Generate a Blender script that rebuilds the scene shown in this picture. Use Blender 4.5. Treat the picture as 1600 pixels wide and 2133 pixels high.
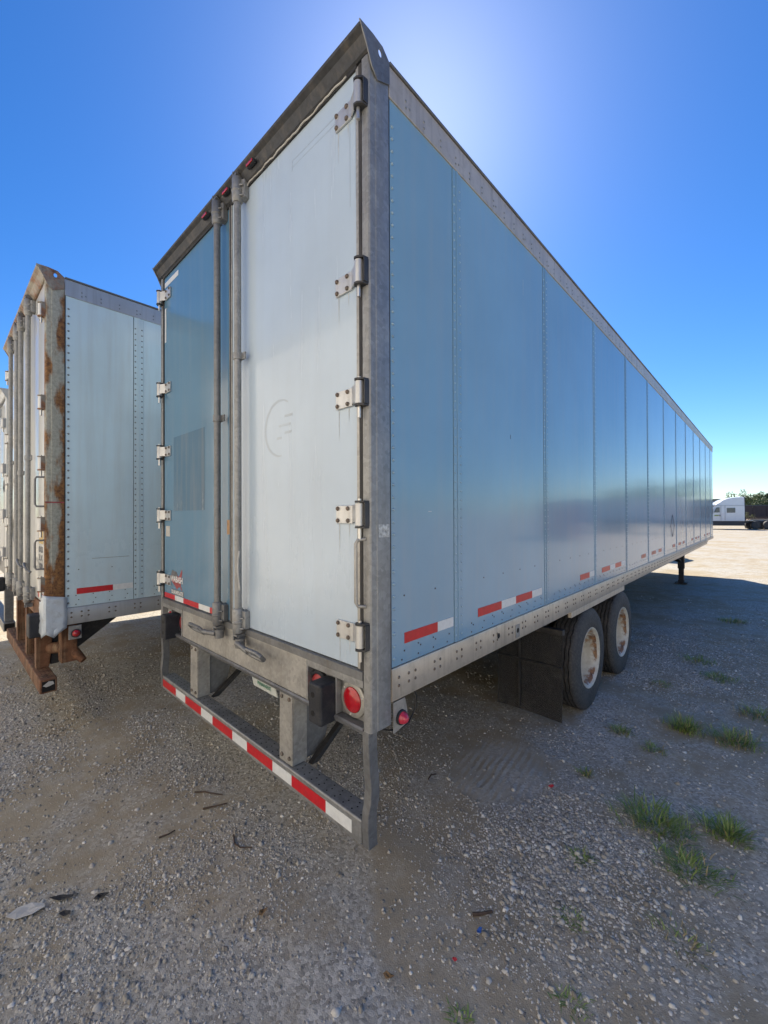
import bpy, math, random
import numpy as np
from mathutils import Vector, Matrix
random.seed(7)
rng = np.random.default_rng(11)
R = math.radians
scene = bpy.context.scene
for o in list(bpy.data.objects):
    bpy.data.objects.remove(o)
C = scene.collection

# ------------------------------------------------------------------ camera
cam_d = bpy.data.cameras.new('camera')
cam = bpy.data.objects.new('camera', cam_d)
C.objects.link(cam)
scene.camera = cam
YAW, PIT, ROL, FPX = R(-43.13), R(0.39), R(-0.23), 854.4
fw = Vector((math.sin(YAW) * math.cos(PIT), math.cos(YAW) * math.cos(PIT), math.sin(PIT)))
rt = Vector((math.cos(YAW), -math.sin(YAW), 0))
up = rt.cross(fw)
r2 = rt * math.cos(ROL) + up * math.sin(ROL)
u2 = up * math.cos(ROL) - rt * math.sin(ROL)
M = Matrix((r2, u2, -fw)).transposed().to_4x4()
M.translation = Vector((1.3167, -1.3137, 1.9701))
cam.matrix_world = M
cam_d.sensor_fit = 'HORIZONTAL'
cam_d.sensor_width = 36.0
cam_d.lens = FPX / 1600 * 36.0
cam_d.clip_start = 0.05
cam_d.clip_end = 3000

# ------------------------------------------------------------------ light
SUN_AZ, SUN_EL = R(-38.3), R(44.6)
world = bpy.data.worlds.new('World')
scene.world = world
world.use_nodes = True
wn, wl = world.node_tree.nodes, world.node_tree.links
wn.clear()
sky = wn.new('ShaderNodeTexSky')
sky.sky_type = 'NISHITA'
sky.sun_disc = False
sky.sun_elevation = SUN_EL
sky.sun_rotation = SUN_AZ
sky.altitude = 300
sky.air_density = 1.0
sky.dust_density = 0.33
sky.ozone_density = 1.5
bg = wn.new('ShaderNodeBackground')
bg.inputs['Strength'].default_value = 0.15
hsv = wn.new('ShaderNodeHueSaturation')
hsv.inputs['Value'].default_value = 0.42
hsv.inputs['Hue'].default_value = 0.500
hsv.inputs['Saturation'].default_value = 1.32
wo = wn.new('ShaderNodeOutputWorld')
gam = wn.new('ShaderNodeGamma')
gam.inputs['Gamma'].default_value = 1.1
wl.new(sky.outputs[0], gam.inputs['Color'])
wl.new(gam.outputs[0], hsv.inputs['Color'])
tint = wn.new('ShaderNodeMix')
tint.data_type = 'RGBA'
tint.blend_type = 'MULTIPLY'
tint.inputs[0].default_value = 1.0
tint.inputs[7].default_value = (0.76, 0.90, 1.10, 1)
wl.new(hsv.outputs[0], tint.inputs[6])
wl.new(tint.outputs[2], bg.inputs['Color'])
wl.new(bg.outputs[0], wo.inputs['Surface'])

sun_d = bpy.data.lights.new('sun', 'SUN')
sun_d.energy = 4.3
sun_d.angle = R(0.5)
sun_d.color = (1.0, 0.91, 0.77)
sun = bpy.data.objects.new('sun', sun_d)
C.objects.link(sun)
SD = Vector((math.sin(SUN_AZ) * math.cos(SUN_EL), math.cos(SUN_AZ) * math.cos(SUN_EL), math.sin(SUN_EL)))
sun.rotation_euler = SD.to_track_quat('Z', 'Y').to_euler()
sun.location = SD * 60

vs = scene.view_settings
vs.view_transform = 'Standard'
vs.look = 'None'
vs.gamma = 1.0
vs.use_curve_mapping = False
vs.exposure = 1.08
scene.cycles.max_bounces = 8
scene.cycles.use_denoising = True


# ------------------------------------------------------------------ material helpers
def nn(nt, t, **kw):
    n = nt.nodes.new(t)
    for k, v in kw.items():
        if k in n.inputs:
            n.inputs[k].default_value = v
        else:
            setattr(n, k, v)
    return n


def base_mat(name):
    m = bpy.data.materials.new(name)
    m.use_nodes = True
    nt = m.node_tree
    b = nt.nodes['Principled BSDF']
    return m, nt, b


def coords(nt, scale=(1, 1, 1)):
    tc = nn(nt, 'ShaderNodeTexCoord')
    mp = nn(nt, 'ShaderNodeMapping')
    mp.inputs['Scale'].default_value = scale
    nt.links.new(tc.outputs['Object'], mp.inputs['Vector'])
    return mp.outputs['Vector']


def noise(nt, vec, scale, detail=5, rough=0.55):
    n = nn(nt, 'ShaderNodeTexNoise')
    n.inputs['Scale'].default_value = scale
    n.inputs['Detail'].default_value = detail
    n.inputs['Roughness'].default_value = rough
    nt.links.new(vec, n.inputs['Vector'])
    return n.outputs['Fac']


def ramp(nt, fac, lo, hi, c0=(0, 0, 0, 1), c1=(1, 1, 1, 1)):
    r = nn(nt, 'ShaderNodeValToRGB')
    r.color_ramp.elements[0].position = lo
    r.color_ramp.elements[1].position = hi
    r.color_ramp.elements[0].color = c0
    r.color_ramp.elements[1].color = c1
    nt.links.new(fac, r.inputs['Fac'])
    return r.outputs['Color']


def mixc(nt, fac, a, b, blend='MIX'):
    m = nn(nt, 'ShaderNodeMix', data_type='RGBA', blend_type=blend)
    for s, v in ((0, fac), (6, a), (7, b)):
        if hasattr(v, 'is_linked') or isinstance(v, bpy.types.NodeSocket):
            nt.links.new(v, m.inputs[s])
        elif s == 0:
            m.inputs[0].default_value = v
        else:
            m.inputs[s].default_value = (*v[:3], 1)
    return m.outputs[2]


def mth(nt, op, a, b=None, clamp=False):
    m = nn(nt, 'ShaderNodeMath', operation=op)
    m.use_clamp = clamp
    for i, v in enumerate((a, b)):
        if v is None:
            continue
        if isinstance(v, bpy.types.NodeSocket):
            nt.links.new(v, m.inputs[i])
        else:
            m.inputs[i].default_value = v
    return m.outputs[0]


def sepxyz(nt):
    tc = nn(nt, 'ShaderNodeTexCoord')
    s = nn(nt, 'ShaderNodeSeparateXYZ')
    nt.links.new(tc.outputs['Object'], s.inputs[0])
    return s.outputs


def bumpn(nt, b, h, strength, dist=0.01):
    n = nn(nt, 'ShaderNodeBump')
    n.inputs['Strength'].default_value = strength
    n.inputs['Distance'].default_value = dist
    nt.links.new(h, n.inputs['Height'])
    nt.links.new(n.outputs[0], b.inputs['Normal'])
    return n


def pm(name, col, rough=0.5, metal=0.0, var=0.12, vscale=4.0, streak=None, samt=0.5, grime=None, gamt=0.0,
       bump=0.0, bscale=60, wave=0.0, spec=0.5, coat=0.0):
    """painted / metal surface: colour variation, vertical run-off streaks, speckled grime, fine relief"""
    m, nt, b = base_mat(name)
    v = coords(nt)
    f = noise(nt, v, vscale, 6)
    dark = tuple(c * (1 - var) for c in col)
    lite = tuple(min(1, c * (1 + var)) for c in col)
    out = mixc(nt, ramp(nt, f, 0.3, 0.7), dark, lite)
    if streak:
        vs_ = coords(nt, (14, 14, 0.7))
        s = noise(nt, vs_, 1.6, 5, 0.6)
        out = mixc(nt, mth(nt, 'MULTIPLY', ramp(nt, s, 0.5, 0.78), samt), out, streak)
    if grime:
        g = noise(nt, v, 17, 8, 0.7)
        out = mixc(nt, mth(nt, 'MULTIPLY', ramp(nt, g, 0.5, 0.72), gamt), out, grime)
    nt.links.new(out, b.inputs['Base Color'])
    rf = noise(nt, v, vscale * 2.3, 5)
    rr = nn(nt, 'ShaderNodeMapRange')
    rr.inputs[3].default_value = max(0.02, rough * 0.8)
    rr.inputs[4].default_value = min(1, rough * 1.25)
    nt.links.new(rf, rr.inputs[0])
    nt.links.new(rr.outputs[0], b.inputs['Roughness'])
    b.inputs['Metallic'].default_value = metal
    b.inputs['Specular IOR Level'].default_value = spec
    b.inputs['Coat Weight'].default_value = coat
    b.inputs['Coat Roughness'].default_value = 0.08
    if bump or wave:
        h1 = noise(nt, v, bscale, 4)
        if wave:
            h2 = noise(nt, v, 1.1, 2)
            h = mth(nt, 'ADD', mth(nt, 'MULTIPLY', h1, bump * 0.02), mth(nt, 'MULTIPLY', h2, wave))
            bumpn(nt, b, h, 1.0, 0.02)
        else:
            bumpn(nt, b, h1, bump, 0.004)
    return m


def galv(name, col, rough=0.48, metal=0.55, rust=0.0, dirt=0.35):
    """galvanised steel: spangle cells, white bloom, runs, optional rust"""
    m, nt, b = base_mat(name)
    v = coords(nt)
    vo = nn(nt, 'ShaderNodeTexVoronoi')
    vo.inputs['Scale'].default_value = 55
    nt.links.new(v, vo.inputs['Vector'])
    bw = nn(nt, 'ShaderNodeRGBToBW')
    nt.links.new(vo.outputs['Color'], bw.inputs[0])
    f = noise(nt, v, 6, 8, 0.65)
    k = mth(nt, 'ADD', mth(nt, 'MULTIPLY', bw.outputs[0], 0.3), mth(nt, 'MULTIPLY', f, 0.9))
    out = mixc(nt, ramp(nt, k, 0.35, 0.85), tuple(c * 0.72 for c in col), tuple(min(1, c * 1.22) for c in col))
    s = noise(nt, coords(nt, (11, 11, 0.8)), 1.7, 6, 0.65)
    out = mixc(nt, mth(nt, 'MULTIPLY', ramp(nt, s, 0.48, 0.75), dirt), out, (0.16, 0.14, 0.115))
    if rust:
        rn = noise(nt, v, 5, 9, 0.7)
        rmask = ramp(nt, rn, 0.62 - rust * 0.4, 0.74 - rust * 0.35)
        rc = mixc(nt, ramp(nt, noise(nt, v, 30, 6), 0.35, 0.7), (0.10, 0.035, 0.014), (0.30, 0.125, 0.045))
        out = mixc(nt, rmask, out, rc)
        nt.links.new(mth(nt, 'MULTIPLY', mth(nt, 'SUBTRACT', 1.0, rmask), metal), b.inputs['Metallic'])
    else:
        b.inputs['Metallic'].default_value = metal
    nt.links.new(out, b.inputs['Base Color'])
    rr = nn(nt, 'ShaderNodeMapRange')
    rr.inputs[3].default_value = rough * 0.75
    rr.inputs[4].default_value = min(1, rough * 1.4)
    nt.links.new(f, rr.inputs[0])
    nt.links.new(rr.outputs[0], b.inputs['Roughness'])
    bumpn(nt, b, f, 0.25, 0.004)
    return m


def panel_mat(name, col, dirtcol=(0.30, 0.28, 0.25), rough=0.12, low=1.0, coat=0.5, run=0.4):
    """aluminium skinned plate wall: gloss paint, faint oil-canning, road film that thins out upwards"""
    m, nt, b = base_mat(name)
    v = coords(nt)
    f = noise(nt, v, 1.3, 6)
    out = mixc(nt, ramp(nt, f, 0.3, 0.7), tuple(c * 0.93 for c in col), tuple(min(1, c * 1.06) for c in col))
    s = noise(nt, coords(nt, (9, 9, 0.55)), 1.5, 6, 0.6)
    out = mixc(nt, mth(nt, 'MULTIPLY', ramp(nt, s, 0.45, 0.8), run), out, dirtcol)
    sp = noise(nt, v, 40, 6, 0.75)
    out = mixc(nt, mth(nt, 'MULTIPLY', ramp(nt, sp, 0.66, 0.74), 0.35), out, dirtcol)
    oi = nn(nt, 'ShaderNodeObjectInfo')
    tone = nn(nt, 'ShaderNodeMapRange')
    tone.inputs[3].default_value = 0.93
    tone.inputs[4].default_value = 1.07
    nt.links.new(oi.outputs['Random'], tone.inputs[0])
    tv = nn(nt, 'ShaderNodeHueSaturation')
    nt.links.new(tone.outputs[0], tv.inputs['Value'])
    nt.links.new(out, tv.inputs['Color'])
    out = tv.outputs['Color']
    z = sepxyz(nt)[2]
    splash = mth(nt, 'MULTIPLY', ramp(nt, z, 0.0, 1.0, (1, 1, 1, 1), (1, 1, 1, 1)), 1.0)
    film = nn(nt, 'ShaderNodeMapRange')
    film.inputs[1].default_value = 1.15
    film.inputs[2].default_value = 2.3
    film.inputs[3].default_value = 0.55 * low
    film.inputs[4].default_value = 0.0
    nt.links.new(z, film.inputs[0])
    fm = mth(nt, 'MULTIPLY', film.outputs[0], ramp(nt, noise(nt, v, 3.2, 8, 0.65), 0.3, 0.8))
    out = mixc(nt, mth(nt, 'MULTIPLY', fm, 0.7), out, dirtcol)
    nt.links.new(out, b.inputs['Base Color'])
    rr = mth(nt, 'ADD', mth(nt, 'MULTIPLY', fm, 0.25), mth(nt, 'ADD', rough - 0.05, mth(nt, 'MULTIPLY', s, 0.1)))
    nt.links.new(rr, b.inputs['Roughness'])
    h = mth(nt, 'ADD', mth(nt, 'ADD', mth(nt, 'MULTIPLY', noise(nt, v, 1.0, 2), 0.5), mth(nt, 'MULTIPLY', noise(nt, v, 4.5, 2), 0.11)), mth(nt, 'MULTIPLY', noise(nt, v, 240, 2), 0.0012))
    bumpn(nt, b, h, 0.5, 0.01)
    b.inputs['Coat Weight'].default_value = coat
    b.inputs['Coat Roughness'].default_value = 0.04
    return m


MAT = {}
MAT['blue'] = panel_mat('blue_side_paint', (0.185, 0.335, 0.47), dirtcol=(0.27, 0.34, 0.40), coat=0.1, rough=0.15, low=0.5)
MAT['blue_door'] = panel_mat('blue_door_paint', (0.115, 0.235, 0.35), rough=0.2, dirtcol=(0.19, 0.27, 0.33), coat=0.25)
MAT['blue_patch'] = panel_mat('unfaded_blue_paint', (0.055, 0.135, 0.215), rough=0.25)
MAT['white_door'] = panel_mat('white_door_paint', (0.44, 0.535, 0.63), dirtcol=(0.36, 0.38, 0.39), rough=0.26, low=0.5, coat=0.35, run=0.14)
MAT['ghost'] = panel_mat('decal_ghost_paint', (0.365, 0.44, 0.515), dirtcol=(0.33, 0.35, 0.36), rough=0.3, low=0.5)
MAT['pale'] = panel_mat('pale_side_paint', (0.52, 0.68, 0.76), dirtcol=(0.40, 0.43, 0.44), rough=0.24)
MAT['pale2'] = panel_mat('pale_door_paint', (0.58, 0.60, 0.58), dirtcol=(0.33, 0.31, 0.27), rough=0.3)
MAT['galv'] = galv('galvanised_steel', (0.29, 0.295, 0.295))
MAT['galv_light'] = galv('bright_galvanised_steel', (0.40, 0.39, 0.365), dirt=0.25)
MAT['galv_dark'] = galv('dull_galvanised_steel', (0.20, 0.205, 0.21), dirt=0.45)
MAT['header'] = galv('shade_toned_header_steel', (0.05, 0.053, 0.06), dirt=0.45)  # near-black put into the steel for the shade on the down-facing visor
MAT['alu'] = pm('aluminium_rail', (0.53, 0.475, 0.40), 0.42, 0.45, 0.1, 3, streak=(0.17, 0.14, 0.11), samt=0.5, grime=(0.2, 0.17, 0.13), gamt=0.35, bump=0.1)
MAT['alu2'] = pm('grey_aluminium_rail', (0.40, 0.42, 0.44), 0.42, 0.45, 0.1, 3, streak=(0.17, 0.16, 0.15), samt=0.4, bump=0.1)
MAT['alu_cap'] = pm('roof_edge_trim', (0.14, 0.14, 0.135), 0.5, 0.3, 0.15)
MAT['hinge'] = pm('hinge_aluminium', (0.55, 0.555, 0.55), 0.34, 0.5, 0.1, 12, grime=(0.25, 0.22, 0.18), gamt=0.4, bump=0.15)
MAT['steel'] = pm('bright_steel_pin', (0.62, 0.61, 0.58), 0.3, 0.8, 0.1, 20)
MAT['bolt'] = pm('weathered_bolt', (0.16, 0.14, 0.12), 0.6, 0.5, 0.3, 40, grime=(0.2, 0.09, 0.04), gamt=0.5)
MAT['rivet'] = pm('painted_rivet', (0.27, 0.40, 0.50), 0.32, 0.2, 0.15, 40)
MAT['rivet_dark'] = pm('dark_fastener', (0.055, 0.055, 0.055), 0.55, 0.2, 0.2, 40)
MAT['rivet_pale'] = pm('tarnished_rivet', (0.20, 0.22, 0.23), 0.4, 0.4, 0.2, 40)
MAT['seal'] = pm('black_rubber_seal', (0.022, 0.022, 0.023), 0.65, 0, 0.3, 9, streak=(0.12, 0.11, 0.1), samt=0.5)
MAT['rubber'] = pm('bumper_rubber', (0.016, 0.018, 0.024), 0.62, 0, 0.3, 14, grime=(0.08, 0.078, 0.075), gamt=0.5, bump=0.3)
MAT['dark'] = pm('black_chassis_paint', (0.02, 0.02, 0.021), 0.6, 0, 0.3, 6, grime=(0.1, 0.085, 0.07), gamt=0.5, bump=0.2)
MAT['floorwood'] = pm('trailer_floor_underside', (0.045, 0.037, 0.03), 0.8, 0, 0.3, 5)
MAT['hole'] = pm('dark_opening', (0.006, 0.006, 0.006), 0.9, 0, 0.1)  # near-black stands for the shade inside holes, open ends and seam gaps
MAT['roof'] = pm('roof_sheet', (0.6, 0.6, 0.58), 0.4, 0.3, 0.1)
MAT['rust'] = pm('rusted_steel', (0.15, 0.07, 0.036), 0.8, 0.1, 0.6, 7, grime=(0.055, 0.025, 0.016), gamt=1.0, streak=(0.36, 0.26, 0.16), samt=0.8, bump=0.8, bscale=70)
MAT['tape_r'] = pm('red_reflective_tape', (0.50, 0.012, 0.02), 0.32, 0, 0.12, 30, grime=(0.25, 0.05, 0.05), gamt=0.3)
MAT['tape_w'] = pm('white_reflective_tape', (0.66, 0.68, 0.68), 0.35, 0, 0.06, 40, grime=(0.4, 0.4, 0.38), gamt=0.3)
MAT['tape_rf'] = pm('faded_reflective_tape', (0.48, 0.10, 0.07), 0.4, 0, 0.12, 30, grime=(0.5, 0.3, 0.25), gamt=0.3)
MAT['lens'] = pm('red_lamp_lens', (0.40, 0.006, 0.014), 0.16, 0, 0.15, 60, coat=0.6)
MAT['lens_dim'] = pm('dusty_red_lamp_lens', (0.30, 0.018, 0.024), 0.4, 0, 0.2, 40, grime=(0.3, 0.15, 0.14), gamt=0.4)
MAT['lens_pink'] = pm('faded_red_marker_lens', (0.48, 0.03, 0.06), 0.25, 0, 0.15, 40, coat=0.4)
MAT['amber'] = pm('amber_marker', (0.50, 0.30, 0.16), 0.5, 0, 0.2, 30)
MAT['white_paper'] = pm('weathered_paper', (0.50, 0.49, 0.46), 0.8, 0, 0.15, 20, grime=(0.3, 0.28, 0.25), gamt=0.4)
MAT['silver_patch'] = pm('silver_sheet_metal', (0.50, 0.56, 0.62), 0.42, 0.2, 0.1, 7, grime=(0.25, 0.25, 0.25), gamt=0.5, bump=0.5, bscale=18)
MAT['plate'] = pm('number_plate_white', (0.55, 0.58, 0.55), 0.4, 0, 0.1, 20, grime=(0.25, 0.24, 0.2), gamt=0.5)
MAT['green'] = pm('plate_green', (0.02, 0.16, 0.09), 0.5, 0, 0.1)
MAT['logo_grey'] = pm('sticker_grey', (0.13, 0.13, 0.135), 0.4, 0, 0.25, 30)
MAT['logo_red'] = pm('sticker_red', (0.28, 0.05, 0.055), 0.45, 0, 0.25, 30)
MAT['logo_white'] = pm('sticker_white', (0.78, 0.79, 0.79), 0.45, 0, 0.1, 30)
MAT['yellow'] = pm('yellow_sticker', (0.42, 0.28, 0.06), 0.5, 0, 0.2, 20, grime=(0.2, 0.15, 0.08), gamt=0.5)
MAT['foil'] = pm('foil_sticker', (0.4, 0.41, 0.42), 0.35, 0.4, 0.6, 60, bump=0.4)
MAT['ink'] = pm('dark_ink', (0.035, 0.045, 0.07), 0.5, 0, 0.2, 30)
MAT['wire'] = pm('black_wire', (0.012, 0.012, 0.012), 0.5, 0, 0.2)
MAT['truck_white'] = pm('truck_white_paint', (0.76, 0.77, 0.77), 0.25, 0, 0.04, 2, coat=0.4)
MAT['truck_dark'] = pm('truck_dark_trim', (0.028, 0.032, 0.042), 0.4, 0, 0.2, 4)
MAT['chrome'] = pm('truck_aluminium', (0.55, 0.56, 0.57), 0.25, 0.8, 0.1, 10)
MAT['lime'] = pm('door_emblem_green', (0.22, 0.30, 0.03), 0.4, 0, 0.1, 20)
MAT['wood'] = pm('pale_sawn_timber', (0.46, 0.37, 0.27), 0.8, 0, 0.2, 8)
MAT['red_paint'] = pm('red_trailer_paint', (0.36, 0.035, 0.04), 0.35, 0, 0.1, 3)
MAT['build'] = pm('blue_grey_cladding', (0.27, 0.31, 0.35), 0.55, 0, 0.1, 0.4, streak=(0.14, 0.16, 0.18), samt=0.4)
MAT['build_trim'] = pm('dark_eaves_trim', (0.06, 0.07, 0.08), 0.5, 0, 0.1)
MAT['brown'] = pm('dark_brown_boarding', (0.05, 0.038, 0.04), 0.7, 0, 0.25, 2)
MAT['bark'] = pm('tree_bark', (0.10, 0.075, 0.055), 0.9, 0, 0.3, 8, bump=0.6, bscale=20)
MAT['twig'] = pm('dry_twig', (0.075, 0.05, 0.035), 0.85, 0, 0.35, 30, bump=0.5)
MAT['dryleaf'] = pm('dry_leaf', (0.20, 0.12, 0.05), 0.7, 0, 0.35, 40)
MAT['darkscrap'] = pm('black_rubber_scrap', (0.03, 0.03, 0.03), 0.8, 0, 0.4, 40, bump=0.4)
MAT['redbit'] = pm('red_plastic_shard', (0.45, 0.02, 0.03), 0.4, 0, 0.2, 40)
MAT['bluebit'] = pm('blue_plastic_shard', (0.03, 0.10, 0.35), 0.4, 0, 0.2, 40)


def glass_mat():
    m, nt, b = base_mat('tinted_glass')
    b.inputs['Base Color'].default_value = (0.05, 0.085, 0.095, 1)
    b.inputs['Roughness'].default_value = 0.05
    b.inputs['Specular IOR Level'].default_value = 0.8
    return m


MAT['glass'] = glass_mat()


def tyre_mat():
    m, nt, b = base_mat('worn_tyre_rubber')
    v = coords(nt)
    f = noise(nt, v, 9, 7, 0.6)
    g = noise(nt, v, 45, 5, 0.7)
    out = mixc(nt, ramp(nt, f, 0.3, 0.7), (0.028, 0.028, 0.029), (0.064, 0.062, 0.059))
    out = mixc(nt, mth(nt, 'MULTIPLY', ramp(nt, g, 0.45, 0.75), 0.5), out, (0.17, 0.155, 0.135))
    nt.links.new(out, b.inputs['Base Color'])
    b.inputs['Roughness'].default_value = 0.75
    bumpn(nt, b, g, 0.35, 0.004)
    return m


MAT['tyre'] = tyre_mat()


def rim_mat():
    m, nt, b = base_mat('rusty_white_rim')
    v = coords(nt)
    n1 = noise(nt, v, 3.2, 8, 0.65)
    n2 = noise(nt, v, 18, 6, 0.6)
    k = mth(nt, 'ADD', n1, mth(nt, 'MULTIPLY', mth(nt, 'SUBTRACT', n2, 0.5), 0.3))
    rc = mixc(nt, ramp(nt, n2, 0.35, 0.65), (0.10, 0.04, 0.018), (0.34, 0.17, 0.07))
    white = mixc(nt, ramp(nt, n2, 0.4, 0.8), (0.62, 0.585, 0.50), (0.44, 0.39, 0.30))
    dep = sepxyz(nt)[0]
    band = nn(nt, 'ShaderNodeMapRange')
    band.inputs[1].default_value = -0.10
    band.inputs[2].default_value = -0.035
    nt.links.new(dep, band.inputs[0])
    lip = nn(nt, 'ShaderNodeMapRange')
    lip.inputs[1].default_value = -0.028
    lip.inputs[2].default_value = -0.016
    lip.inputs[3].default_value = 1.0
    lip.inputs[4].default_value = -0.6
    nt.links.new(dep, lip.inputs[0])
    k = mth(nt, 'ADD', k, mth(nt, 'MULTIPLY', mth(nt, 'MULTIPLY', band.outputs[0], lip.outputs[0]), 0.16))
    out = mixc(nt, ramp(nt, k, 0.55, 0.64), white, rc)
    nt.links.new(out, b.inputs['Base Color'])
    b.inputs['Roughness'].default_value = 0.5
    bumpn(nt, b, n2, 0.2, 0.004)
    return m


MAT['rim'] = rim_mat()


def rustpost_mat():
    """old painted frame post: grey-green paint, rust blooming from the edges and in big patches"""
    m, nt, b = base_mat('rusting_frame_paint')
    v = coords(nt)
    x, y, z = sepxyz(nt)
    base = mixc(nt, ramp(nt, noise(nt, v, 40, 5, 0.7), 0.35, 0.7), (0.27, 0.275, 0.235), (0.42, 0.42, 0.36))
    edge = mth(nt, 'ABSOLUTE', mth(nt, 'SUBTRACT', y, 0.055))
    e = mth(nt, 'MULTIPLY', edge, 2.6)
    lowz = nn(nt, 'ShaderNodeMapRange')
    lowz.inputs[1].default_value = 2.2
    lowz.inputs[2].default_value = 1.3
    lowz.inputs[3].default_value = 0.0
    lowz.inputs[4].default_value = 0.14
    nt.links.new(z, lowz.inputs[0])
    big = noise(nt, coords(nt, (1, 3.2, 1.0)), 2.6, 7, 0.6)
    k = mth(nt, 'ADD', mth(nt, 'ADD', big, e), lowz.outputs[0])
    rc = mixc(nt, ramp(nt, noise(nt, v, 35, 7, 0.7), 0.35, 0.65), (0.08, 0.032, 0.015), (0.32, 0.155, 0.05))
    out = mixc(nt, ramp(nt, k, 0.585, 0.68), base, rc)
    nt.links.new(out, b.inputs['Base Color'])
    b.inputs['Roughness'].default_value = 0.7
    bumpn(nt, b, noise(nt, v, 60, 6, 0.7), 0.4, 0.005)
    return m


MAT['rustpost'] = rustpost_mat()
MAT['rusthdr'] = galv('rust_stained_header', (0.26, 0.24, 0.20), metal=0.1, rust=0.42)


def flap_mat():
    m, nt, b = base_mat('mud_flap_mesh')
    v = coords(nt)
    w1 = nn(nt, 'ShaderNodeTexWave', wave_type='BANDS', bands_direction='DIAGONAL')
    w1.inputs['Scale'].default_value = 38
    nt.links.new(v, w1.inputs['Vector'])
    w2 = nn(nt, 'ShaderNodeTexWave', wave_type='BANDS', bands_direction='DIAGONAL')
    w2.inputs['Scale'].default_value = 38
    nt.links.new(coords(nt, (-1, 1, 1)), w2.inputs['Vector'])
    k = mth(nt, 'MAXIMUM', w1.outputs['Fac'], w2.outputs['Fac'])
    f = noise(nt, v, 6, 5)
    out = mixc(nt, ramp(nt, k, 0.45, 0.8), (0.006, 0.006, 0.007), (0.045, 0.044, 0.043))
    out = mixc(nt, mth(nt, 'MULTIPLY', ramp(nt, f, 0.5, 0.8), 0.35), out, (0.09, 0.085, 0.075))
    nt.links.new(out, b.inputs['Base Color'])
    b.inputs['Roughness'].default_value = 0.7
    bumpn(nt, b, k, 0.8, 0.006)
    b.inputs['Alpha'].default_value = 0.8
    return m


MAT['flap'] = flap_mat()


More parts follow.
